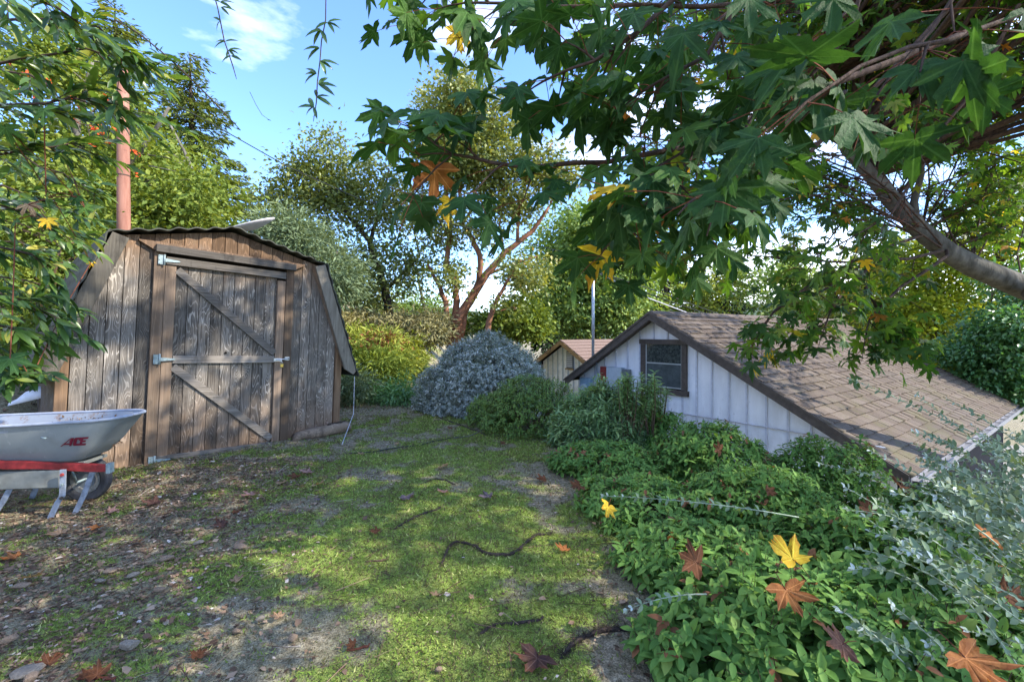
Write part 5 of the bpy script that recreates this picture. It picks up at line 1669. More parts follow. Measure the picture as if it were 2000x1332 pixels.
def vlimb(pts, r, nt, tl, size, nl=4, tb=0.0):
    pts = [Vector(p) for p in pts]
    q = []
    for i in range(len(pts) - 1):
        for s in (0, .5): q.append(pts[i].lerp(pts[i + 1], s) + rv(.012))
    q.append(pts[-1]); n = len(q)
    vst.tube([p - vroot.location for p in q], [r * (1 - .7 * i / (n - 1)) for i in range(n)], 5, cap=False)
    for k in range(nt):
        s = min(.999, .08 + .92 * (k + random.random()) / nt)
        i = int(s * (n - 1)); a = q[i].lerp(q[i + 1], s * (n - 1) - i)
        d = ((q[i + 1] - q[i]).normalized() * .8 + rv(.5) + Vector((.1, 0, -.1))).normalized()
        L = tl * random.uniform(.5, 1.2)
        b = a + d * L + Vector((0, 0, -.12 * L))
        vst.tube([a - vroot.location, b - vroot.location], [.003, .0015], 3, cap=False)
        for j in range(nl):
            p = a.lerp(b, .2 + .8 * j / max(1, nl - 1))
            for sg in (-1, 1):
                side = d.cross(Vector((0, 0, 1))); side.normalize()
                tip = side * sg * .7 + d * .9 + Vector((.25, 0, -.12)) + rv(.28)
                VP_.append(tuple(p)); VT.append(tuple(tip)); VN.append(tuple(Vector((.2, -.3, 1)) + rv(.45)))
                VS.append(size * random.uniform(.65, 1.2)); VC.append(min(1, max(0, random.random() ** 1.2 + tb)))


random.seed(5)
for a in ([(-150, 150, 2.6), (30, 120, 2.6), (170, 90, 2.6), (300, 140, 2.7)], [(-150, 60, 2.8), (50, 30, 2.8), (190, 50, 2.9), (260, 120, 3.0)], [(-100, -60, 2.4), (60, -10, 2.4), (180, 60, 2.5), (245, 110, 2.6)],
          [(-120, 230, 2.5), (20, 200, 2.5), (150, 190, 2.6), (240, 205, 2.7)], [(-120, 120, 3.2), (60, 150, 3.2), (190, 210, 3.2), (290, 220, 3.2)], [(-120, 330, 2.8), (0, 300, 2.8), (110, 280, 2.9), (180, 300, 3.0)]):
    vlimb([P(*q) for q in a], .010, 16, .22, .125)
for a in ([(-160, 420, 3.0), (0, 400, 3.0), (100, 420, 3.1), (170, 470, 3.2)], [(-120, 500, 2.8), (-10, 480, 2.8), (90, 500, 2.9), (150, 560, 3.0)], [(-120, 560, 2.7), (0, 560, 2.7), (80, 590, 2.8), (150, 625, 2.9)],
          [(-120, 640, 2.8), (-20, 620, 2.8), (50, 640, 2.8), (100, 660, 2.9)], [(-120, 380, 3.4), (30, 360, 3.5), (130, 400, 3.6), (195, 430, 3.7)], [(-120, 690, 2.6), (-30, 690, 2.6), (30, 700, 2.7), (70, 730, 2.7)],
          [(-120, 610, 3.6), (20, 540, 3.6), (120, 560, 3.7), (160, 600, 3.8)], [(-100, 280, 3.8), (60, 300, 3.9), (150, 340, 4.0), (215, 380, 4.1)], [(-80, 480, 3.9), (60, 470, 4.0), (120, 500, 4.1)]):
    vlimb([P(q[0] - 28, q[1], q[2]) for q in a], .010, 15, .20, .115, tb=-.02)
vst.tube([Vector((0, 0, 0)), P(-200, 700, 3.0) - vroot.location, P(-150, 400, 3.0) - vroot.location, P(-150, 60, 2.7) - vroot.location, P(-100, -60, 2.5) - vroot.location], [.06, .05, .04, .03, .02], 8)
vst.build('stem', M['twig'], vroot)
VP_, VT, VN, VS, VC = map(np.array, (VP_, VT, VN, VS, VC))
split_leaves(vroot, [LANCE], LANCE, VP_, frames(VT, VN), VS, VC, M['lance_leaf'], minpx=12)
tree('sunlit_shrub', 'sunlit yellow-green shrub on the slope left of the shed behind the dark climber', 'shrub',
     [[(90, 720, 7.6, .05), (90, 600, 7.6, .03), (120, 480, 7.6, .02)]],
     [(60, 560, 7.8, 90, 80, .7, 40), (150, 470, 8.2, 70, 70, .7, 34), (20, 450, 8.0, 70, 80, .7, 30), (30, 660, 7.2, 60, 40, .5, 18)],
     lsize=.085, per=110, spread=.20, mleaf=M['sunny_leaf'], mbark=M['stem_brown'], gap=.3, seed=51)
# big lobed leaves among them
random.seed(9)
lr = tag(empty('vine', P(60, 360, 3.0)), 'vine with broad pale lobed leaves among the narrow dark ones at the left edge', 'vine')
mb = MB()
prev = None
for (px, py, Y, s, mn) in ((85, 215, 2.4, .15, 'leaf_lime_veined'), (90, 385, 2.7, .13, 'leaf_lime_veined'), (150, 385, 2.8, .12, 'leaf_green_veined'), (55, 400, 2.8, .13, 'leaf_tan'), (92, 430, 2.7, .10, 'leaf_yellow'),
                           (30, 430, 2.8, .12, 'leaf_lime_veined'), (20, 700, 2.6, .18, 'leaf_green_veined'), (60, 740, 2.7, .15, 'leaf_green_veined'), (178, 512, 3.4, .07, 'leaf_yellow'), (10, 250, 2.5, .14, 'leaf_lime_veined'), (165, 405, 3.0, .10, 'leaf_lime_veined'), (120, 300, 3.2, .12, 'leaf_green_veined')):
    p = P(px, py, Y); T = MAPLE_HI[px % 8]
    me = np_mesh('leaf', T[0], T[1], uv=T[2]); me.materials.append(M[mn])
    o = bpy.data.objects.new('leaf', me); COL.objects.link(o); o.parent = lr
    f_ = frames(np.array([[random.uniform(-.5, .8), random.uniform(-.4, .2), -.7]]), np.array([[.2, -.8, .7]]) + rng.normal(0, .2, (1, 3)))[0]
    o.matrix_local = Matrix.Translation(p - lr.location) @ Matrix(f_.tolist()).to_4x4() @ Matrix.Scale(s * .62, 4)
    if prev is not None: mb.tube([prev - lr.location, prev.lerp(p, .5) - lr.location + Vector((-.05, .05, .04)), p - lr.location], .003, 4, cap=False)
    prev = p
mb.build('stem', M['twig_red'], lr)


# thin vines hanging down against the sky
def hanging(label, path, clusters, lsize, Y, r=.0028, nl=4, lf=LANCE):
    o = tag(empty('hanging_vine', P(path[0][0], path[0][1], Y)), label, 'vine')
    m_ = MB().tube([P(a, b, Y) - o.location for a, b in path], [r] * (len(path) - 1) + [r * .5], 5, cap=False)
    m_.build('stem', M['twig'], o)
    pp, tt, nn_, ss = [], [], [], []
    for (a, b, dirs) in clusters:
        c = np.array(P(a, b, Y) - o.location)
        for ang_ in dirs:
            aa = R(ang_)
            tt.append([math.cos(aa), random.uniform(-.35, .35), math.sin(aa)]); pp.append(c); nn_.append([random.uniform(-.5, .5), -1, .5]); ss.append(lsize * random.uniform(.75, 1.1))
    leaf_objects(o, [lf], np.array([np.array(q) + np.array(o.location) for q in pp]), frames(np.array(tt), np.array(nn_)), np.array(ss), rng.random(len(pp)) * .5, M['lance_leaf'], nvar=3)


random.seed(3)
hanging('leafy vine strand hanging against blue sky, the longer and thicker-leaved one', [(637, -30), (636, 40), (628, 80), (625, 120), (620, 160), (618, 200), (612, 238)],
        [(640, 45, (20, -10, -50, 200)), (627, 60, (160, 195, 230, -60)), (624, 95, (175, 210, 160)), (626, 120, (10, -20, -60)), (618, 145, (165, 205, 140)), (622, 165, (15, -25, 60)), (618, 190, (-20, 20, 100)), (613, 210, (200, 170, -70, 120))], .075, 2.2)
hanging('shorter sparse vine strand hanging against blue sky above the shed', [(415, -20), (425, 15), (432, 50), (438, 80), (445, 100), (455, 130), (462, 155)],
        [(430, 5, (30, -20, 160)), (432, 15, (-40, 10)), (430, 42, (215, 140)), (440, 82, (165, 20, 200)), (447, 98, (-10, -45, 240, 20)), (452, 110, (200, -20))], .055, 2.2)
cl = []
for k in range(26):
    s = k / 25
    cl.append((225 + 245 * s, 40 + 215 * s ** 1.25, (random.uniform(0, 360), random.uniform(0, 360))))
hanging('long thin vine with tiny leaves slanting down from the upper left across the sky', [(225 + 245 * s, 40 + 215 * s ** 1.25) for s in np.linspace(0, 1, 9)], cl, .034, 2.6, .004)
hanging('wispy bare vine tip against the blue sky', [(488, 180), (500, 205), (512, 225), (526, 235)], [(522, 234, (-10,))], .02, 2.2, .0012)
# ------------------------------------------------------------------ planting along the bank
def sprig_set(base, dirs, L, npair, lsize, r, open_=.9, droop=.25, tips=1, upn=1.2):
    """opposite leaves on short stems; returns leaves and stems as arrays"""
    n = len(base)
    dirs = dirs / np.linalg.norm(dirs, axis=1, keepdims=True)
    side = np.cross(dirs, np.array([0, 0, 1.0]) + r.normal(0, .2, (n, 3))); side /= np.maximum(np.linalg.norm(side, axis=1, keepdims=True), 1e-6)
    pos, tip, nr, sz = [], [], [], []
    for k in range(npair):
        s = (.25 + .75 * k / max(1, npair - 1))
        p = base + dirs * (L * s)[:, None]; p[:, 2] -= droop * L * s * s
        ax = side if k % 2 == 0 else np.cross(dirs, side)
        for sg in (-1, 1):
            t_ = ax * sg * open_ + dirs * .55 + r.normal(0, .16, (n, 3)); t_[:, 2] -= .22
            pos.append(p); tip.append(t_); nr.append(dirs * .7 + np.array([0, 0, upn]) + r.normal(0, .25, (n, 3))); sz.append(lsize * (.5 + .65 * r.random(n)) * (1.0 if k < npair - 1 else .8))
    return np.concatenate(pos), frames(np.concatenate(tip), np.concatenate(nr)), np.concatenate(sz), dirs


STEMT = tmpl([(-.012, 0, 0), (.012, 0, 0), (.006, 1, 0), (-.006, 1, 0), (0, 0, -.012), (0, 0, .012), (0, 1, .006), (0, 1, -.006)], [(0, 1, 2), (0, 2, 3), (4, 5, 6), (4, 6, 7)])


def mound(name, label, cat, c, rad, dens, L, npair, lsize, mleaf, mstem, tm, limit=300, lean=(0, 0, .5), group=None, inner=.35, rough=.16, seed=0, tintbias=0.0, ground=True, upn=1.2, droop=.25, minpx=10, open_=.9):
    """a bush: c = (x, y, top z); rad = (rx, ry); its skirt reaches the ground"""
    r = np.random.default_rng(seed + 500)
    cx, cy, zt = c; rx, ry = rad
    zb = float(gz(cx, cy))
    root = tag(empty(name, (cx, cy, zb)), label, cat, group)
    h = max(.2, zt - zb)
    area = math.pi * rx * ry + math.pi * (rx + ry) * h * .8
    n = int(area * dens)
    u = r.random(n); a = r.random(n) * 2 * math.pi
    el = np.arcsin(np.clip(u * 1.04 - .04, -1, 1))
    d = np.stack([np.cos(el) * np.cos(a), np.cos(el) * np.sin(a), np.sin(el)], -1)
    k = np.where(r.random(n) < inner, r.uniform(.6, .9, n), r.uniform(.93, 1.03, n))
    bump = 1 + rough * (fbm(d[:, 0] * 2.2 + seed, d[:, 1] * 2.2 + d[:, 2] * 1.7, 1.0, 3) - .5) * 2
    p = np.array([cx, cy, 0]) + d * np.array([rx, ry, 1]) * (k * bump)[:, None] * np.array([1, 1, 0])
    gl = gz(p[:, 0], p[:, 1])
    p[:, 2] = gl * (1 - d[:, 2]) + zb * d[:, 2] + .02 + h * np.maximum(d[:, 2], .0) ** .9 * k * bump + .05
    nrm = d * np.array([1 / rx, 1 / ry, 1 / h]); nrm /= np.linalg.norm(nrm, axis=1, keepdims=True)
    dirs = nrm * .75 + np.array(lean) + r.normal(0, .32, (n, 3))
    Ls = L * (.6 + .7 * r.random(n))
    dn = dirs / np.linalg.norm(dirs, axis=1, keepdims=True)
    base = p - dn * Ls[:, None] * .8
    pos, rot, sz, dn = sprig_set(base, dirs, Ls, npair, lsize, r, open_=open_, upn=upn, droop=droop)
    ct = np.tile(r.random(n), npair * 2)
    dead = np.tile((r.random(n) < .05), npair * 2)
    tint = np.clip(.15 + .4 * ct + .45 * r.random(len(pos)) + tintbias, 0, .96)
    tint = np.where(dead & (r.random(len(pos)) < .5), 1.0, tint)
    split_leaves(root, tm, tm[0], pos, rot, sz, tint, mleaf, limit=limit, minpx=minpx)
    me = leaves_mesh('stem', STEMT, base - np.array(root.location), frames(dn, r.normal(size=(n, 3))), Ls * 1.0, r.random(n))
    link('stem', me, mstem, root)
    # main stems from the root
    mb = MB()
    for q in range(9):
        a_ = q / 9 * 6.283
        mb.tube([(0, 0, -.02), (math.cos(a_) * rx * .35, math.sin(a_) * ry * .35, h * .35), (math.cos(a_) * rx * .7, math.sin(a_) * ry * .7, h * .55)], [.014, .010, .005], 5, cap=False)
    mb.build('main_stem', M['stem_brown'], root)
    return root


def at(px, py, Y):
    p = P(px, py, Y)
    return (p.x, p.y, p.z)


G_ = 'low green shrubs covering the bank'
covers = [
    (at(1530, 1150, 2.15), (.62, .50), 'low green shrub nearest the camera, under the yellow maple leaf'),
    (at(1880, 1230, 1.95), (.62, .52), 'low green shrub in the bottom right corner under the orange maple leaf'),
    (at(1390, 1060, 2.95), (.58, .52), 'low green shrub carrying a rust maple leaf at the curve of the lawn edge'),
    (at(1720, 1030, 2.9), (.80, .62), 'low green shrub under the silvery stems, below the gutter end'),
    (at(1250, 960, 3.9), (.55, .58), 'low green shrub with the small yellow leaf at its lawn edge'),
    (at(1500, 930, 3.8), (.75, .62), 'low green shrub in the middle of the bank in front of the white wall'),
    (at(1190, 878, 5.0), (.60, .62), 'low green shrub at the near foot of the narrow-leaved bush'),
    (at(1400, 838, 5.1), (.75, .65), 'low green shrub along the white wall, below the window'),
    (at(1620, 872, 4.9), (.85, .65), 'low green shrub along the white wall by the lower end of the brown barge board'),
    (at(1850, 975, 4.0), (.90, .65), 'low green shrub beside the lower corner of the roof'),
    (at(1290, 812, 6.3), (.70, .60), 'low green shrub farthest along the wall, right of the narrow-leaved bush'),
]
for i, (c, rad, lab) in enumerate(covers):
    Yc = c[1]
    mound('ground_cover_shrub', lab, 'shrub', c, rad, 300 if Yc < 3.5 else 270, .18, 4, .085 if Yc < 3.5 else .072, M['hyper_leaf'], M['stem_brown'], [OVAL], group=G_, lean=(-.15, -.25, .75), seed=60 + i, inner=.3, rough=.2,
          limit=300 if Yc < 5.5 else 200)
mound('green_bush', 'dense mid-green bush between the round grey bush and the narrow-leaved one', 'shrub', at(1040, 742, 7.2), (.80, .72), 420, .15, 4, .050, M['bush_leaf'], M['stem_brown'], [LANCE_W], seed=81, lean=(0, -.1, .5), limit=120)
mound('green_bush', 'small yellow-green bush at the left foot of the dense green bush', 'shrub', at(965, 772, 7.6), (.45, .42), 420, .14, 4, .048, M['bush_leaf'], M['stem_brown'], [LANCE_W], seed=82, lean=(0, -.1, .5), limit=60, tintbias=.1)
mound('narrow_leaved_bush', 'pale green bush with upright narrow leaves in front of the house window', 'shrub', at(1170, 772, 6.2), (.66, .52), 300, .30, 7, .10, M['oleander_leaf'], M['stem_green'], [LANCE], seed=83, lean=(0, 0, 1.3), limit=300, droop=.05, open_=.65)
# upright shoots of the same kind
r_ = np.random.default_rng(4)
sr = tag(empty('upright_shoots', at(1235, 830, 6.0)), 'tall narrow-leaved shoots standing in front of the electric boxes and window', 'shrub')
bs, ds, ls = [], [], []
sm = MB()
for (px, top) in ((1150, 755), (1170, 735), (1190, 748), (1205, 738), (1222, 728), (1236, 740), (1250, 752), (1262, 730), (1276, 742), (1284, 760), (1140, 775), (1180, 770), (1215, 765), (1245, 775), (1268, 768)):
    Yk = 6.1 + r_.uniform(-.35, .35)
    a = P(px + r_.uniform(-8, 8), 850, Yk); b = P(px, top, Yk)
    for q in range(6):
        off = Vector((r_.uniform(-.05, .05), r_.uniform(-.05, .05), 0))
        e = b + off * 2.5 + Vector((0, 0, r_.uniform(-.12, .02)))
        sm.tube([a + off - sr.location, a.lerp(e, .5) + off - sr.location, e - sr.location], [.008, .006, .003], 4, cap=False)
        bs.append(tuple(a.lerp(e, .20))); ds.append(tuple(e - a)); ls.append((e - a).length * .82)
bs, ds, ls = np.array(bs), np.array(ds), np.array(ls)
po, ro, si, _ = sprig_set(bs, ds, ls, 17, .105, r_, open_=.6, droop=0.0)
split_leaves(sr, [LANCE], LANCE, po, ro, si, np.clip(.3 + .6 * r_.random(len(po)), 0, 1), M['oleander_leaf'], limit=300)
sm.build('stem', M['stem_brown'], sr)

# round silver-grey bush
mound('grey_bush', 'large round silver-grey bush at the far end of the lawn', 'shrub', at(952, 668, 9.0), (1.28, 1.05), 620, .30, 7, .054, M['silver_leaf'], M['stem_green'], [QUAD], seed=90, lean=(0, 0, .55), limit=0, rough=.20, inner=.4, upn=.3)

# silvery shrub at the right: long thin stems with small paired leaves
r_ = np.random.default_rng(14)
gr = tag(empty('silver_stemmed_shrub', (3.1, 2.2, float(gz(3.1, 2.2)))), 'wispy grey-green shrub with long thin arching stems at the right edge', 'shrub')
sm = MB()
pp, tt, nn_, ss, cc = [], [], [], [], []


def wisp(a, b, sag, nl, size):
    a, b = Vector(a), Vector(b)
    pts = [a.lerp(b, s) + Vector((0, 0, sag * 4 * s * (1 - s))) for s in np.linspace(0, 1, 8)]
    sm.tube([p - gr.location for p in pts], [.0042 - .003 * i / 7 for i in range(8)], 4, cap=False)
    d = (b - a).normalized()
    for k in range(nl):
        s = .15 + .85 * (k + .5) / nl
        i = min(6, int(s * 7)); p = pts[i].lerp(pts[i + 1], s * 7 - i)
        ax = d.cross(Vector((r_.normal(0, .3), r_.normal(0, .3), 1))).normalized()
        if k % 2: ax = d.cross(ax)
        for sg in (-1, 1):
            pp.append(tuple(p)); tt.append(tuple(ax * sg + d * .7)); nn_.append((r_.normal(0, .4), -.4 + r_.normal(0, .3), 1)); ss.append(size * r_.uniform(.6, 1.15) * (1 - .35 * (s > .85))); cc.append(min(1, max(0, r_.uniform(.05, .8) + (.35 if s > .88 else 0))))
    for sg in range(3):
        pp.append(tuple(b)); tt.append(tuple(d + Vector((r_.normal(0, .7), r_.normal(0, .7), r_.normal(0, .7))))); nn_.append((0, -.5, 1)); ss.append(size * .6); cc.append(r_.uniform(.85, 1.0))


for k in range(215):
    Y = r_.uniform(1.7, 4.4)
    px, py = r_.uniform(1640, 2060), r_.uniform(880, 1330)
    if py < 1000 - (px - 1640) * .15 - 40: continue
    if px < 1640 + (1330 - py) * .05 and r_.random() < .6: continue
    b = P(px, py, Y)
    L = r_.uniform(.35, .85)
    a = b + Vector((r_.uniform(.55, 1.0), r_.uniform(-.2, .35), r_.uniform(-.65, -.25))).normalized() * L
    wisp(a, b, .05, int(L / .040), .044)
for k in range(70):
    b = P(r_.uniform(1780, 2040), r_.uniform(840, 1010), r_.uniform(2.6, 4.2))
    a = b + Vector((r_.uniform(.5, .9), r_.uniform(-.2, .3), r_.uniform(-.6, -.3))) * .7
    wisp(a, b, .05, 15, .050)
for (pa, pb, Y) in (((1560, 1010), (1180, 968), 2.6), ((1380, 1160), (1225, 1190), 2.1), ((1800, 1332), (1640, 1190), 1.75), ((1900, 1332), (1740, 1180), 1.8), ((2000, 1180), (1650, 950), 2.3), ((2010, 1010), (1600, 905), 3.2), ((2010, 900), (1660, 740), 3.3),
                    ((2010, 960), (1790, 770), 3.2), ((2010, 880), (1850, 780), 3.4), ((2010, 1050), (1700, 880), 2.8), ((1990, 1250), (1690, 1010), 2.0), ((2010, 1332), (1830, 1110), 1.7), ((2010, 930), (1900, 830), 3.6)):
    a, b = P(*pa, Y), P(*pb, Y * .98)
    wisp(a, b, .02, int((a - b).length / .05), .040)
sm.build('stem', M['stem_green'], gr)
po = np.array(pp)
split_leaves(gr, [OVAL_ROUND], OVAL_ROUND, po, frames(np.array(tt), np.array(nn_)), np.array(ss), np.array(cc), M['grey_leaf'], limit=300)

# ground litter, moss and grass ------------------------------------------------------------
r_ = np.random.default_rng(8)
n = 260000
x = r_.uniform(-4.6, 1.2, n); y = 1.7 + (r_.random(n) ** 1.5) * 8.3
ok = (np.abs(x / y) < 1.2) & (x < edge_x(y) + .15) & ((x - hill_x(y)) > -1)
x, y = x[ok], y[ok]
# not inside the shed
lx = (x - SHED_O.x) * math.cos(SHED_YAW) + (y - SHED_O.y) * math.sin(SHED_YAW)
ly = -(x - SHED_O.x) * math.sin(SHED_YAW) + (y - SHED_O.y) * math.cos(SHED_YAW)
ok = ~((np.abs(lx) < 1.6) & (ly > -.02) & (ly < 3.1))
x, y = x[ok], y[ok]
mk_ = moss(x, y)
keep = r_.random(len(x)) < (.10 + .90 * mk_)
x, y, mk_ = x[keep], y[keep], mk_[keep]
pos = np.stack([x, y, gz(x, y) - .003], -1)
nn2 = len(x)
sz = r_.uniform(.011, .032, nn2) * (.8 + .09 * y)
tint = np.clip(.30 + .45 * mk_ * (fbm(x, y, 2.0, 3)) + r_.normal(0, .30, nn2), 0, 1)
me = leaves_mesh('moss_and_grass', tmpl([(-.16, 0, 0), (.16, 0, 0), (0, 1, .2)], [(0, 1, 2)]), pos, frames(rand_dirs(nn2) * [1, 1, .4] + [0, 0, .85], rand_dirs(nn2)), sz, tint)
tag(link('moss_and_grass', me, M['moss_blade']), 'short bright moss and grass tufts patchily covering the lawn', 'moss', kind='stuff')

n = 15000
x = np.concatenate([r_.uniform(-4.8, 1.0, n), r_.normal(-3.0, 1.0, n)]); y = np.concatenate([1.7 + (r_.random(n) ** 1.4) * 9, 1.9 + 3.6 * r_.random(n) ** .9])
pr_ = np.clip(.07 + 1.1 * sstep(-1.0, -2.8, x + .25 * (y - 3.5)) + .35 * sstep(-.4, .0, x - edge_x(y)) + .16 * (1 - moss(x, y)), 0, 1)
lx = (x - SHED_O.x) * math.cos(SHED_YAW) + (y - SHED_O.y) * math.sin(SHED_YAW)
ly = -(x - SHED_O.x) * math.sin(SHED_YAW) + (y - SHED_O.y) * math.cos(SHED_YAW)
ok = (r_.random(2 * n) < pr_) & (x < edge_x(y) + .5) & ~((np.abs(lx) < 1.6) & (ly > -.02) & (ly < 3.1))
x, y = x[ok], y[ok]
nn2 = len(x)
big = r_.random(nn2)
sz = np.where(big > .97, r_.uniform(.04, .06, nn2), r_.uniform(.010, .034, nn2))
pos = np.stack([x, y, gz(x, y) + .004 + r_.random(nn2) * .008], -1)
me = leaves_mesh('leaf_litter', tmpl([(-.28, 0, 0), (.30, .1, .06), (.22, .75, .05), (.0, 1.0, -.02), (-.34, .55, .10)], [(0, 1, 2), (0, 2, 4), (2, 3, 4)]), pos,
                 frames(rand_dirs(nn2) * [1, 1, .18], rand_dirs(nn2) * .35 + [0, 0, 1]), sz, np.clip(r_.random(nn2) ** 1.15, 0, 1))
tag(link('leaf_litter', me, M['litter']), 'crumbled brown leaf litter and wood chips thick on the left of the lawn', 'leaf litter', kind='stuff')
n = 2600
x = r_.uniform(-4.4, .8, n); y = 1.8 + r_.random(n) ** 1.4 * 8
ok = (x < edge_x(y) + .4) & (r_.random(n) < .35 + .65 * sstep(-.5, -2.5, x))
x, y = x[ok], y[ok]; nn2 = len(x)
me = leaves_mesh('twig_litter', STEMT, np.stack([x, y, gz(x, y) + .010], -1), frames(rand_dirs(nn2) * [1, 1, .06], rand_dirs(nn2)), r_.uniform(.04, .13, nn2) * 1.6, r_.random(nn2))
tag(link('twig_litter', me, M['litter']), 'fine dry stalks and twig bits strewn over the lawn', 'twigs', kind='stuff')
# mulch and low weeds on the slope behind the barrow
n = 5200
x = r_.uniform(-9.5, -4.6, n); y = r_.uniform(3.5, 8.5, n)
pos = np.stack([x, y, gz(x, y) + .01], -1)
me = leaves_mesh('mulch', QUAD, pos, frames(rand_dirs(n) * [1, 1, .2], rand_dirs(n) * .4 + [0, 0, 1]), r_.uniform(.03, .09, n), np.clip(r_.random(n) * .9, 0, 1))
tag(link('mulch', me, M['litter']), 'brown mulch of chips on the rising slope left of the shed', 'mulch', kind='stuff')
n = 26000
x = r_.uniform(-14, 6, n); y = r_.uniform(10.0, 17, n)
ok = (x > -.9 * y) & ~((x > -4.0) & (x < -1.0) & (y < 10.6))
ok &= fbm(x, y, .5, 3) > .42
x, y = x[ok], y[ok]; n = len(x)
me = leaves_mesh('brush', NARROW, np.stack([x, y, gz(x, y)], -1), frames(rand_dirs(n) * [.5, .5, .3] + [0, 0, 1], rand_dirs(n)), r_.uniform(.12, .40, n), np.clip(r_.random(n), 0, 1))
tag(link('brush', me, M['broom_leaf']), 'rough yellow-green grass and weeds on the slope beyond the lawn', 'brush', kind='stuff')


# fallen leaves, one by one -----------------------------------------------------------------
def on_ground(px, py):
    """where the line of sight through the pixel meets the lawn"""
    Y = CH * F / (py - HZ)
    for _ in range(5):
        p = P(px, py, Y)
        Y = (CH - float(gz(p.x, p.y)) - .015) * F / (py - HZ)
    return P(px, py, Y)


def fallen(px, py, size, mn, ang_, label, name='fallen_leaf', curl=1.5, p=None, tiltv=None, cat='leaf', shape=None):
    p = on_ground(px, py) if p is None else p
    k = (px * 7 + py) % 8 if shape is None else shape
    T = maple(FALLEN_OUT, -.42 * curl * .6, k + 40, rel=2.2)
    me = np_mesh(name, T[0] * [1, 1, 1], T[1], uv=T[2]); me.materials.append(M[mn])
    o = bpy.data.objects.new(name, me); COL.objects.link(o)
    o.location = p + Vector((0, 0, .006 + (.0 if tiltv else size * .03)))
    tv = tiltv or (random.uniform(-.15, .15), random.uniform(-.2, .2))
    o.rotation_euler = (Matrix.Rotation(tv[0], 3, 'X') @ Matrix.Rotation(tv[1], 3, 'Y') @ Matrix.Rotation(R(ang_), 3, 'Z')).to_euler() if tiltv else (tv[0], tv[1], R(ang_)); o.scale = (size * .62,) * 3
    tag(o, label, cat, 'fallen maple leaves' if name == 'fallen_leaf' else None)
    st_ = MB().tube([(0, 0, 0), (.05, -.35, .06), (.02, -.75, .02)], [.022, .018, .016], 4).build('stalk', M['twig_red'], o)
    return o


FL = [(1050, 1290, .19, 'leaf_purple', 150, 'large purple-brown fallen leaf on the moss at the bottom of the picture'), (1102, 1076, .10, 'leaf_orange', 30, 'curled orange-brown leaf beside the edge of the shrubs, below the root'),
      (955, 972, .16, 'leaf_grey', 80, 'large dull grey-brown leaf lying right of the pinkish one'), (865, 963, .12, 'leaf_pink', 10, 'pinkish tan leaf in the middle of the lawn'), (795, 972, .15, 'leaf_grey', 200, 'grey curled leaf left of the pinkish one'),
      (862, 914, .14, 'leaf_tan', 300, 'curled tan and yellow leaf standing on the lawn beyond the pinkish one'), (1062, 938, .14, 'leaf_rust', 95, 'rust-brown leaf against the shrubs at the lawn edge'), (600, 925, .15, 'leaf_pink', 60, 'brown leaf in the small heap right of the shed door'),
      (578, 932, .13, 'leaf_rust', 160, 'dark brown leaf in the small heap right of the shed door'), (620, 948, .13, 'leaf_tan', 250, 'tan leaf just below the small heap of leaves'), (550, 945, .10, 'leaf_tan', 20, 'tan leaf left of the small heap of leaves'),
      (492, 968, .14, 'leaf_pink', 130, 'flat pinkish leaf on the moss in front of the shed door'), (736, 1040, .09, 'leaf_rust', 70, 'small dark red leaf alone on the moss in the middle'), (460, 1136, .09, 'leaf_tan', 340, 'small cream leaf with narrow lobes on the left of the lawn'),
      (850, 1164, .06, 'leaf_tan', 50, 'tiny cream leaf below the middle of the lawn, the left of two'), (923, 1168, .045, 'leaf_tan', 100, 'tiny cream leaf below the middle of the lawn, the right of two'), (430, 1028, .11, 'leaf_purple', 15, 'purplish leaf on the moss left of the lawn middle'),
      (463, 1000, .09, 'leaf_rust', 210, 'dark red leaf above the purplish one on the left of the lawn'), (300, 985, .15, 'leaf_purple', 75, 'dark purple leaf in front of the barrow wheel'), (215, 1000, .10, 'leaf_pink', 310, 'pink-brown leaf near the feet of the barrow'),
      (118, 1045, .14, 'leaf_tan', 95, 'broad pale tan leaf below the barrow leg'), (190, 1032, .10, 'leaf_orange', 170, 'orange-tan leaf right of the broad pale one below the barrow'), (545, 1207, .07, 'leaf_tan', 60, 'small pale leaf with upturned lobe near the pebbles'),
      (620, 978, .06, 'leaf_grey', 20, 'small bluish grey leaf above the lawn middle'), (385, 1285, .08, 'leaf_rust', 20, 'small red-brown leaf near the bottom left edge of the picture'), (190, 1322, .12, 'leaf_rust', 95, 'dark red leaf cut by the bottom edge of the picture at left'),
      (95, 1298, .10, 'leaf_rust', 10, 'dark red-brown leaf in the bottom left corner'), (690, 1262, .06, 'leaf_rust', 100, 'thin dark red leaf fragment low in the middle of the lawn'), (880, 838, .09, 'leaf_rust', 40, 'small brown leaf far up the lawn beside the long twig'),
      (985, 868, .11, 'leaf_rust', 110, 'dark curled leaf at the far right of the lawn'), (500, 1030, .06, 'leaf_grey', 40, 'small grey leaf on the brightest moss'), (705, 888, .08, 'leaf_tan', 40, 'cream leaf scrap near the foot of the log'),
      (350, 1040, .07, 'leaf_tan', 140, 'small tan leaf on the left edge of the moss'), (270, 1060, .08, 'leaf_pink', 200, 'small pinkish leaf among litter left of the moss'), (60, 1130, .12, 'leaf_tan', 220, 'tan leaf at the left edge of the picture among litter'),
      (30, 1090, .12, 'leaf_orange', 130, 'sunlit orange-tan leaf at the left edge of the picture'), (350, 990, .08, 'leaf_tan', 80, 'tan leaf between the barrow and the moss'), (775, 868, .07, 'leaf_tan', 10, 'cream leaf scrap far up the lawn, left of the long twig')]
random.seed(31)
for (px, py, s, mn, an, lab) in FL: fallen(px, py, s, mn, an, lab)
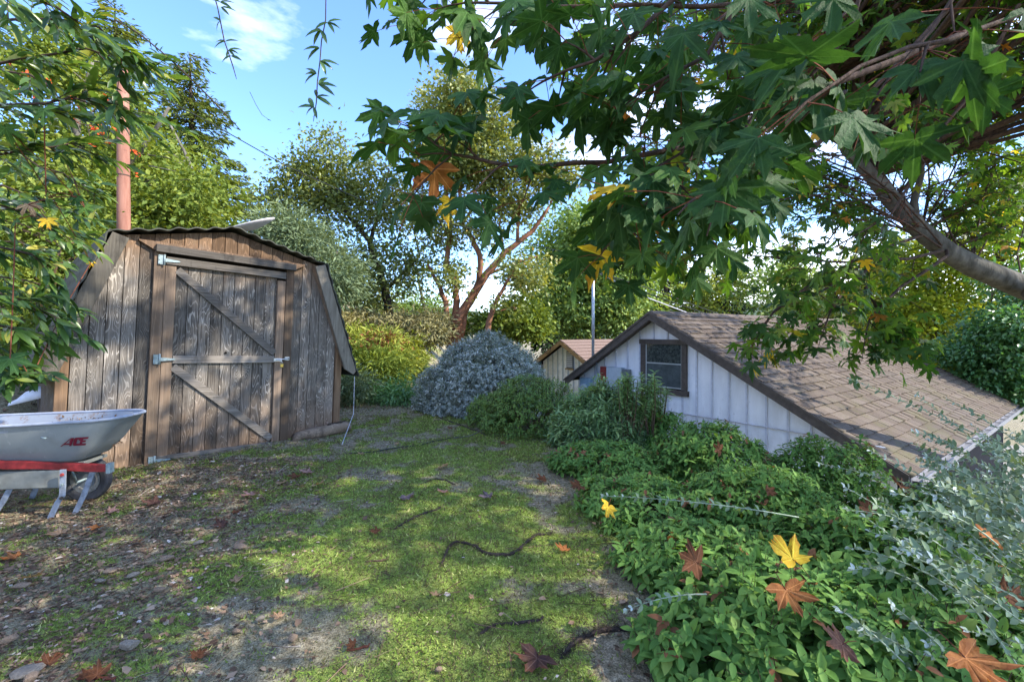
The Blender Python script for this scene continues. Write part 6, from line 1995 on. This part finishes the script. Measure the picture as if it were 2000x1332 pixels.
# leaves resting on the shrubs: the crown of the shrub below carries them
def rest(px, py, Y, s, mn, ang_, tv, lab): fallen(px, py, s, mn, ang_, lab, p=P(px, py, Y) - Vector((0, 0, .02)), tiltv=tv, curl=1.25)


rest(1548, 1085, 1.92, .18, 'leaf_yellow', 18, (.55, .1), 'bright yellow maple leaf resting on the green shrub')
rest(1535, 1145, 1.84, .165, 'leaf_orange', 185, (.60, -.1), 'orange-brown maple leaf just below the bright yellow one')
rest(1360, 1092, 2.20, .165, 'leaf_rust', 70, (.75, .15), 'rust maple leaf on the shrub left of the bright yellow one')
rest(1885, 1275, 1.42, .18, 'leaf_orange', 205, (.65, .15), 'large orange maple leaf in the bottom right corner among silvery stems')
rest(1188, 985, 3.25, .15, 'leaf_yellow', 150, (1.1, .5), 'small yellow leaf standing on the shrub by the lawn edge')
rest(1130, 945, 3.95, .15, 'leaf_rust', 120, (.5, .1), 'rust leaf half under the shrub at the lawn edge')
rest(1265, 1215, 1.75, .001, 'leaf_rust', 0, (.5, 0), 'x')
bpy.data.objects.remove([o for o in COL.objects if o.get('label') == 'x'][0].children[0]); bpy.data.objects.remove([o for o in COL.objects if o.get('label') == 'x'][0])
rest(1760, 945, 3.15, .14, 'leaf_rust', 10, (.5, .3), 'rust leaf on the shrub below the lower corner of the roof')
rest(1405, 875, 4.5, .15, 'leaf_rust', 60, (1.2, .2), 'brown curled leaf in the shrubs below the white wall')
rest(1645, 1250, 1.62, .13, 'leaf_purple', 100, (.6, .1), 'purple-brown leaf low in the shrub right of the orange one')
rest(1700, 992, 2.7, .13, 'leaf_rust', 40, (.6, .1), 'rust leaf among silvery stems above the middle of the bank')
rest(1935, 1045, 2.3, .13, 'leaf_orange', 80, (.6, .1), 'orange-brown leaf among silvery stems at the right edge, upper of two')
rest(1970, 1160, 1.9, .12, 'leaf_rust', 300, (.6, .1), 'brown leaf among silvery stems at the right edge, lower of two')
rest(1500, 955, 3.35, .11, 'leaf_rust', 250, (.6, .2), 'small rust leaf in the middle of the shrub bank')


# stones --------------------------------------------------------------------------------------
def stone(px, py, s, m, lab, flat=.5, seed=0, an=0.0):
    p = on_ground(px, py)
    r0 = random.Random(seed)
    import bmesh
    bm = bmesh.new(); bmesh.ops.create_icosphere(bm, subdivisions=2, radius=.5)
    f_ = [Vector((r0.gauss(0, 1), r0.gauss(0, 1), r0.gauss(0, 1))).normalized() for _ in range(6)]
    for v in bm.verts:
        for q in f_:
            d = v.co.dot(q)
            if d > .33: v.co -= q * (d - .33) * .85
        v.co *= 1 + r0.uniform(-.03, .03)
    me = bpy.data.meshes.new('stone'); bm.to_mesh(me); bm.free(); me.materials.append(m)
    o = bpy.data.objects.new('stone', me); COL.objects.link(o)
    o.location = p + Vector((0, 0, s * flat * .22)); o.scale = (s, s * .7, s * flat); o.rotation_euler = (r0.uniform(-.2, .2), r0.uniform(-.2, .2), an)
    tag(o, lab, 'stone', 'stones lying on the lawn')


ST = [(326, 1092, .11, 'rock', 'tan wedge-shaped stone beside the yellow-lit tuft', .4, .5), (312, 1152, .085, 'rock', 'square reddish stone on the left of the lawn', .4, .2), (215, 1116, .11, 'rock', 'long flat tan stone in the litter on the left', .3, .9),
      (262, 1124, .10, 'rock_pale', 'pale flat stone right of the long tan one', .35, .3), (254, 1262, .12, 'rock_pale', 'large pale pebble near the bottom left', .5, .4), (571, 1248, .075, 'rock', 'rounded tan pebble low on the lawn, right of two close pebbles', .7, 1.2),
      (508, 1210, .060, 'rock_pale', 'grey pebble beside the small pale leaf', .7, .4), (462, 1234, .055, 'rock', 'brown pebble left of the rounded tan one', .7, .1), (470, 1068, .13, 'rock', 'brown stone half sunk in the moss left of the middle', .35, .0),
      (388, 1060, .10, 'rock_pale', 'pale tan stone at the left edge of the moss', .35, .3), (50, 1315, .17, 'rock_pale', 'big flat stone in the bottom left corner', .3, .3), (18, 1250, .10, 'rock', 'brown stone at the left edge near the bottom', .4, .5),
      (195, 1135, .08, 'rock_pale', 'small pale stone below the long flat tan one', .4, .5), (856, 1308, .05, 'rock', 'small reddish pebble low in the middle of the lawn', .6, .2), (40, 1145, .13, 'rock', 'flat brown stone at the left edge of the picture', .3, .2),
      (60, 1330, .08, 'rock', 'small brown stone cut by the bottom edge at left', .5, .9)]
for i, (px, py, s, mn, lab, fl_, an) in enumerate(ST): stone(px, min(py, 1325), s * .8, M[mn], lab, fl_, i, an)


# roots and twigs ---------------------------------------------------------------------------------
def ground_rope(name, lab, pix, rad, m, cat, fuzz=0, lift=.5):
    ps = [on_ground(a, b) for a, b in pix]
    q = []
    for i in range(len(ps) - 1):
        p0, p1, p2, p3 = ps[max(0, i - 1)], ps[i], ps[i + 1], ps[min(len(ps) - 1, i + 2)]
        for k in range(6):
            s = k / 6
            v = .5 * ((2 * p1) + (p2 - p0) * s + (2 * p0 - 5 * p1 + 4 * p2 - p3) * s * s + (3 * p1 - p0 - 3 * p2 + p3) * s ** 3)
            v.z = float(gz(v.x, v.y)) + rad * lift
            q.append(v)
    q.append(ps[-1])
    o = tag(empty(name, q[0]), lab, cat)
    n = len(q)
    MB().tube([v - q[0] + rv(rad * .18) for v in q], [rad * (1 - .5 * abs(2 * i / n - 1) ** 3) * random.uniform(.7, 1.2) for i in range(n)], 7).build('core', m, o)
    if fuzz:
        k = fuzz
        idn = rng.integers(0, n - 1, k); f = rng.random(k)
        A_ = np.array([tuple(v - q[0]) for v in q])
        c = A_[idn] * (1 - f)[:, None] + A_[idn + 1] * f[:, None] + rng.normal(0, rad * .75, (k, 3)) * [1, 1, .6]
        me = leaves_mesh('fibres', STEMT, c, frames(rand_dirs(k) * [1, 1, .6], rand_dirs(k)), rng.uniform(rad * 1.5, rad * 5, k), rng.random(k))
        tag(link('fibres', me, m, o), kind='stuff')
    return o


ground_rope('root', 'dark fibrous root snaking across the moss to the edge of the shrubs', [(862, 1100), (876, 1068), (892, 1055), (925, 1062), (950, 1077), (1000, 1078), (1030, 1055), (1048, 1042), (1078, 1040)], .011, M['root'], 'root', 1500, .4)
ground_rope('root', 'faint dark root line crossing the lawn toward the lower shrubs', [(935, 1235), (965, 1215), (1010, 1212), (1060, 1205)], .010, M['root'], 'root', 500, .2)
ground_rope('root', 'broad dark fibrous root beside the large purple-brown leaf', [(1095, 1280), (1130, 1245), (1175, 1228), (1230, 1225), (1260, 1240)], .013, M['root'], 'root', 1400, .2)
ground_rope('root', 'thin dark root across the upper lawn', [(770, 1030), (815, 1005), (860, 990)], .010, M['root'], 'root', 400, .2)
ground_rope('twig', 'long bare branch lying at the far right of the lawn, touching the bush', [(968, 808), (950, 832), (925, 848), (885, 855)], .010, M['bark_grey'], 'twig', 0, 1.0)
ground_rope('twig', 'dark crooked branch on bare soil below the round grey bush', [(850, 812), (895, 828), (935, 842), (948, 850)], .012, M['bark_dark'], 'twig', 0, 1.0)
ground_rope('twig', 'thin grey twig across the far lawn', [(720, 850), (770, 845), (800, 845)], .006, M['bark_grey'], 'twig', 0, 1.0)
ground_rope('hose', 'thin dark hose lying across the far lawn', [(670, 885), (720, 882), (770, 874), (820, 868), (850, 860), (900, 852)], .009, M['cable'], 'hose', 0, .8)
ground_rope('twig', 'short brown stick low in the middle of the lawn', [(715, 1093), (740, 1092), (756, 1089)], .007, M['stem_brown'], 'twig', 0, .9)
ground_rope('twig', 'thin reddish stick at the bottom of the lawn', [(675, 1265), (700, 1262), (722, 1256)], .006, M['twig_red'], 'twig', 0, .9)
ground_rope('twig', 'red stick lying at the bottom left of the lawn', [(150, 1322), (190, 1320), (225, 1322)], .008, M['twig_red'], 'twig', 0, .9)
ground_rope('twig', 'dark thin branch across the middle of the lawn', [(830, 940), (850, 934), (872, 936), (890, 946)], .008, M['bark_dark'], 'twig', 0, .9)
# string hanging from the right eave of the shed
s0 = on_shed(1.74, -.10, .90); s1 = on_ground(668, 868)
wire('string', 'pale string hanging from the right eave of the shed to the ground', [s0, Vector((s0.x - .01, s0.y - .02, .25)), s1], .005, M['cable_white'])
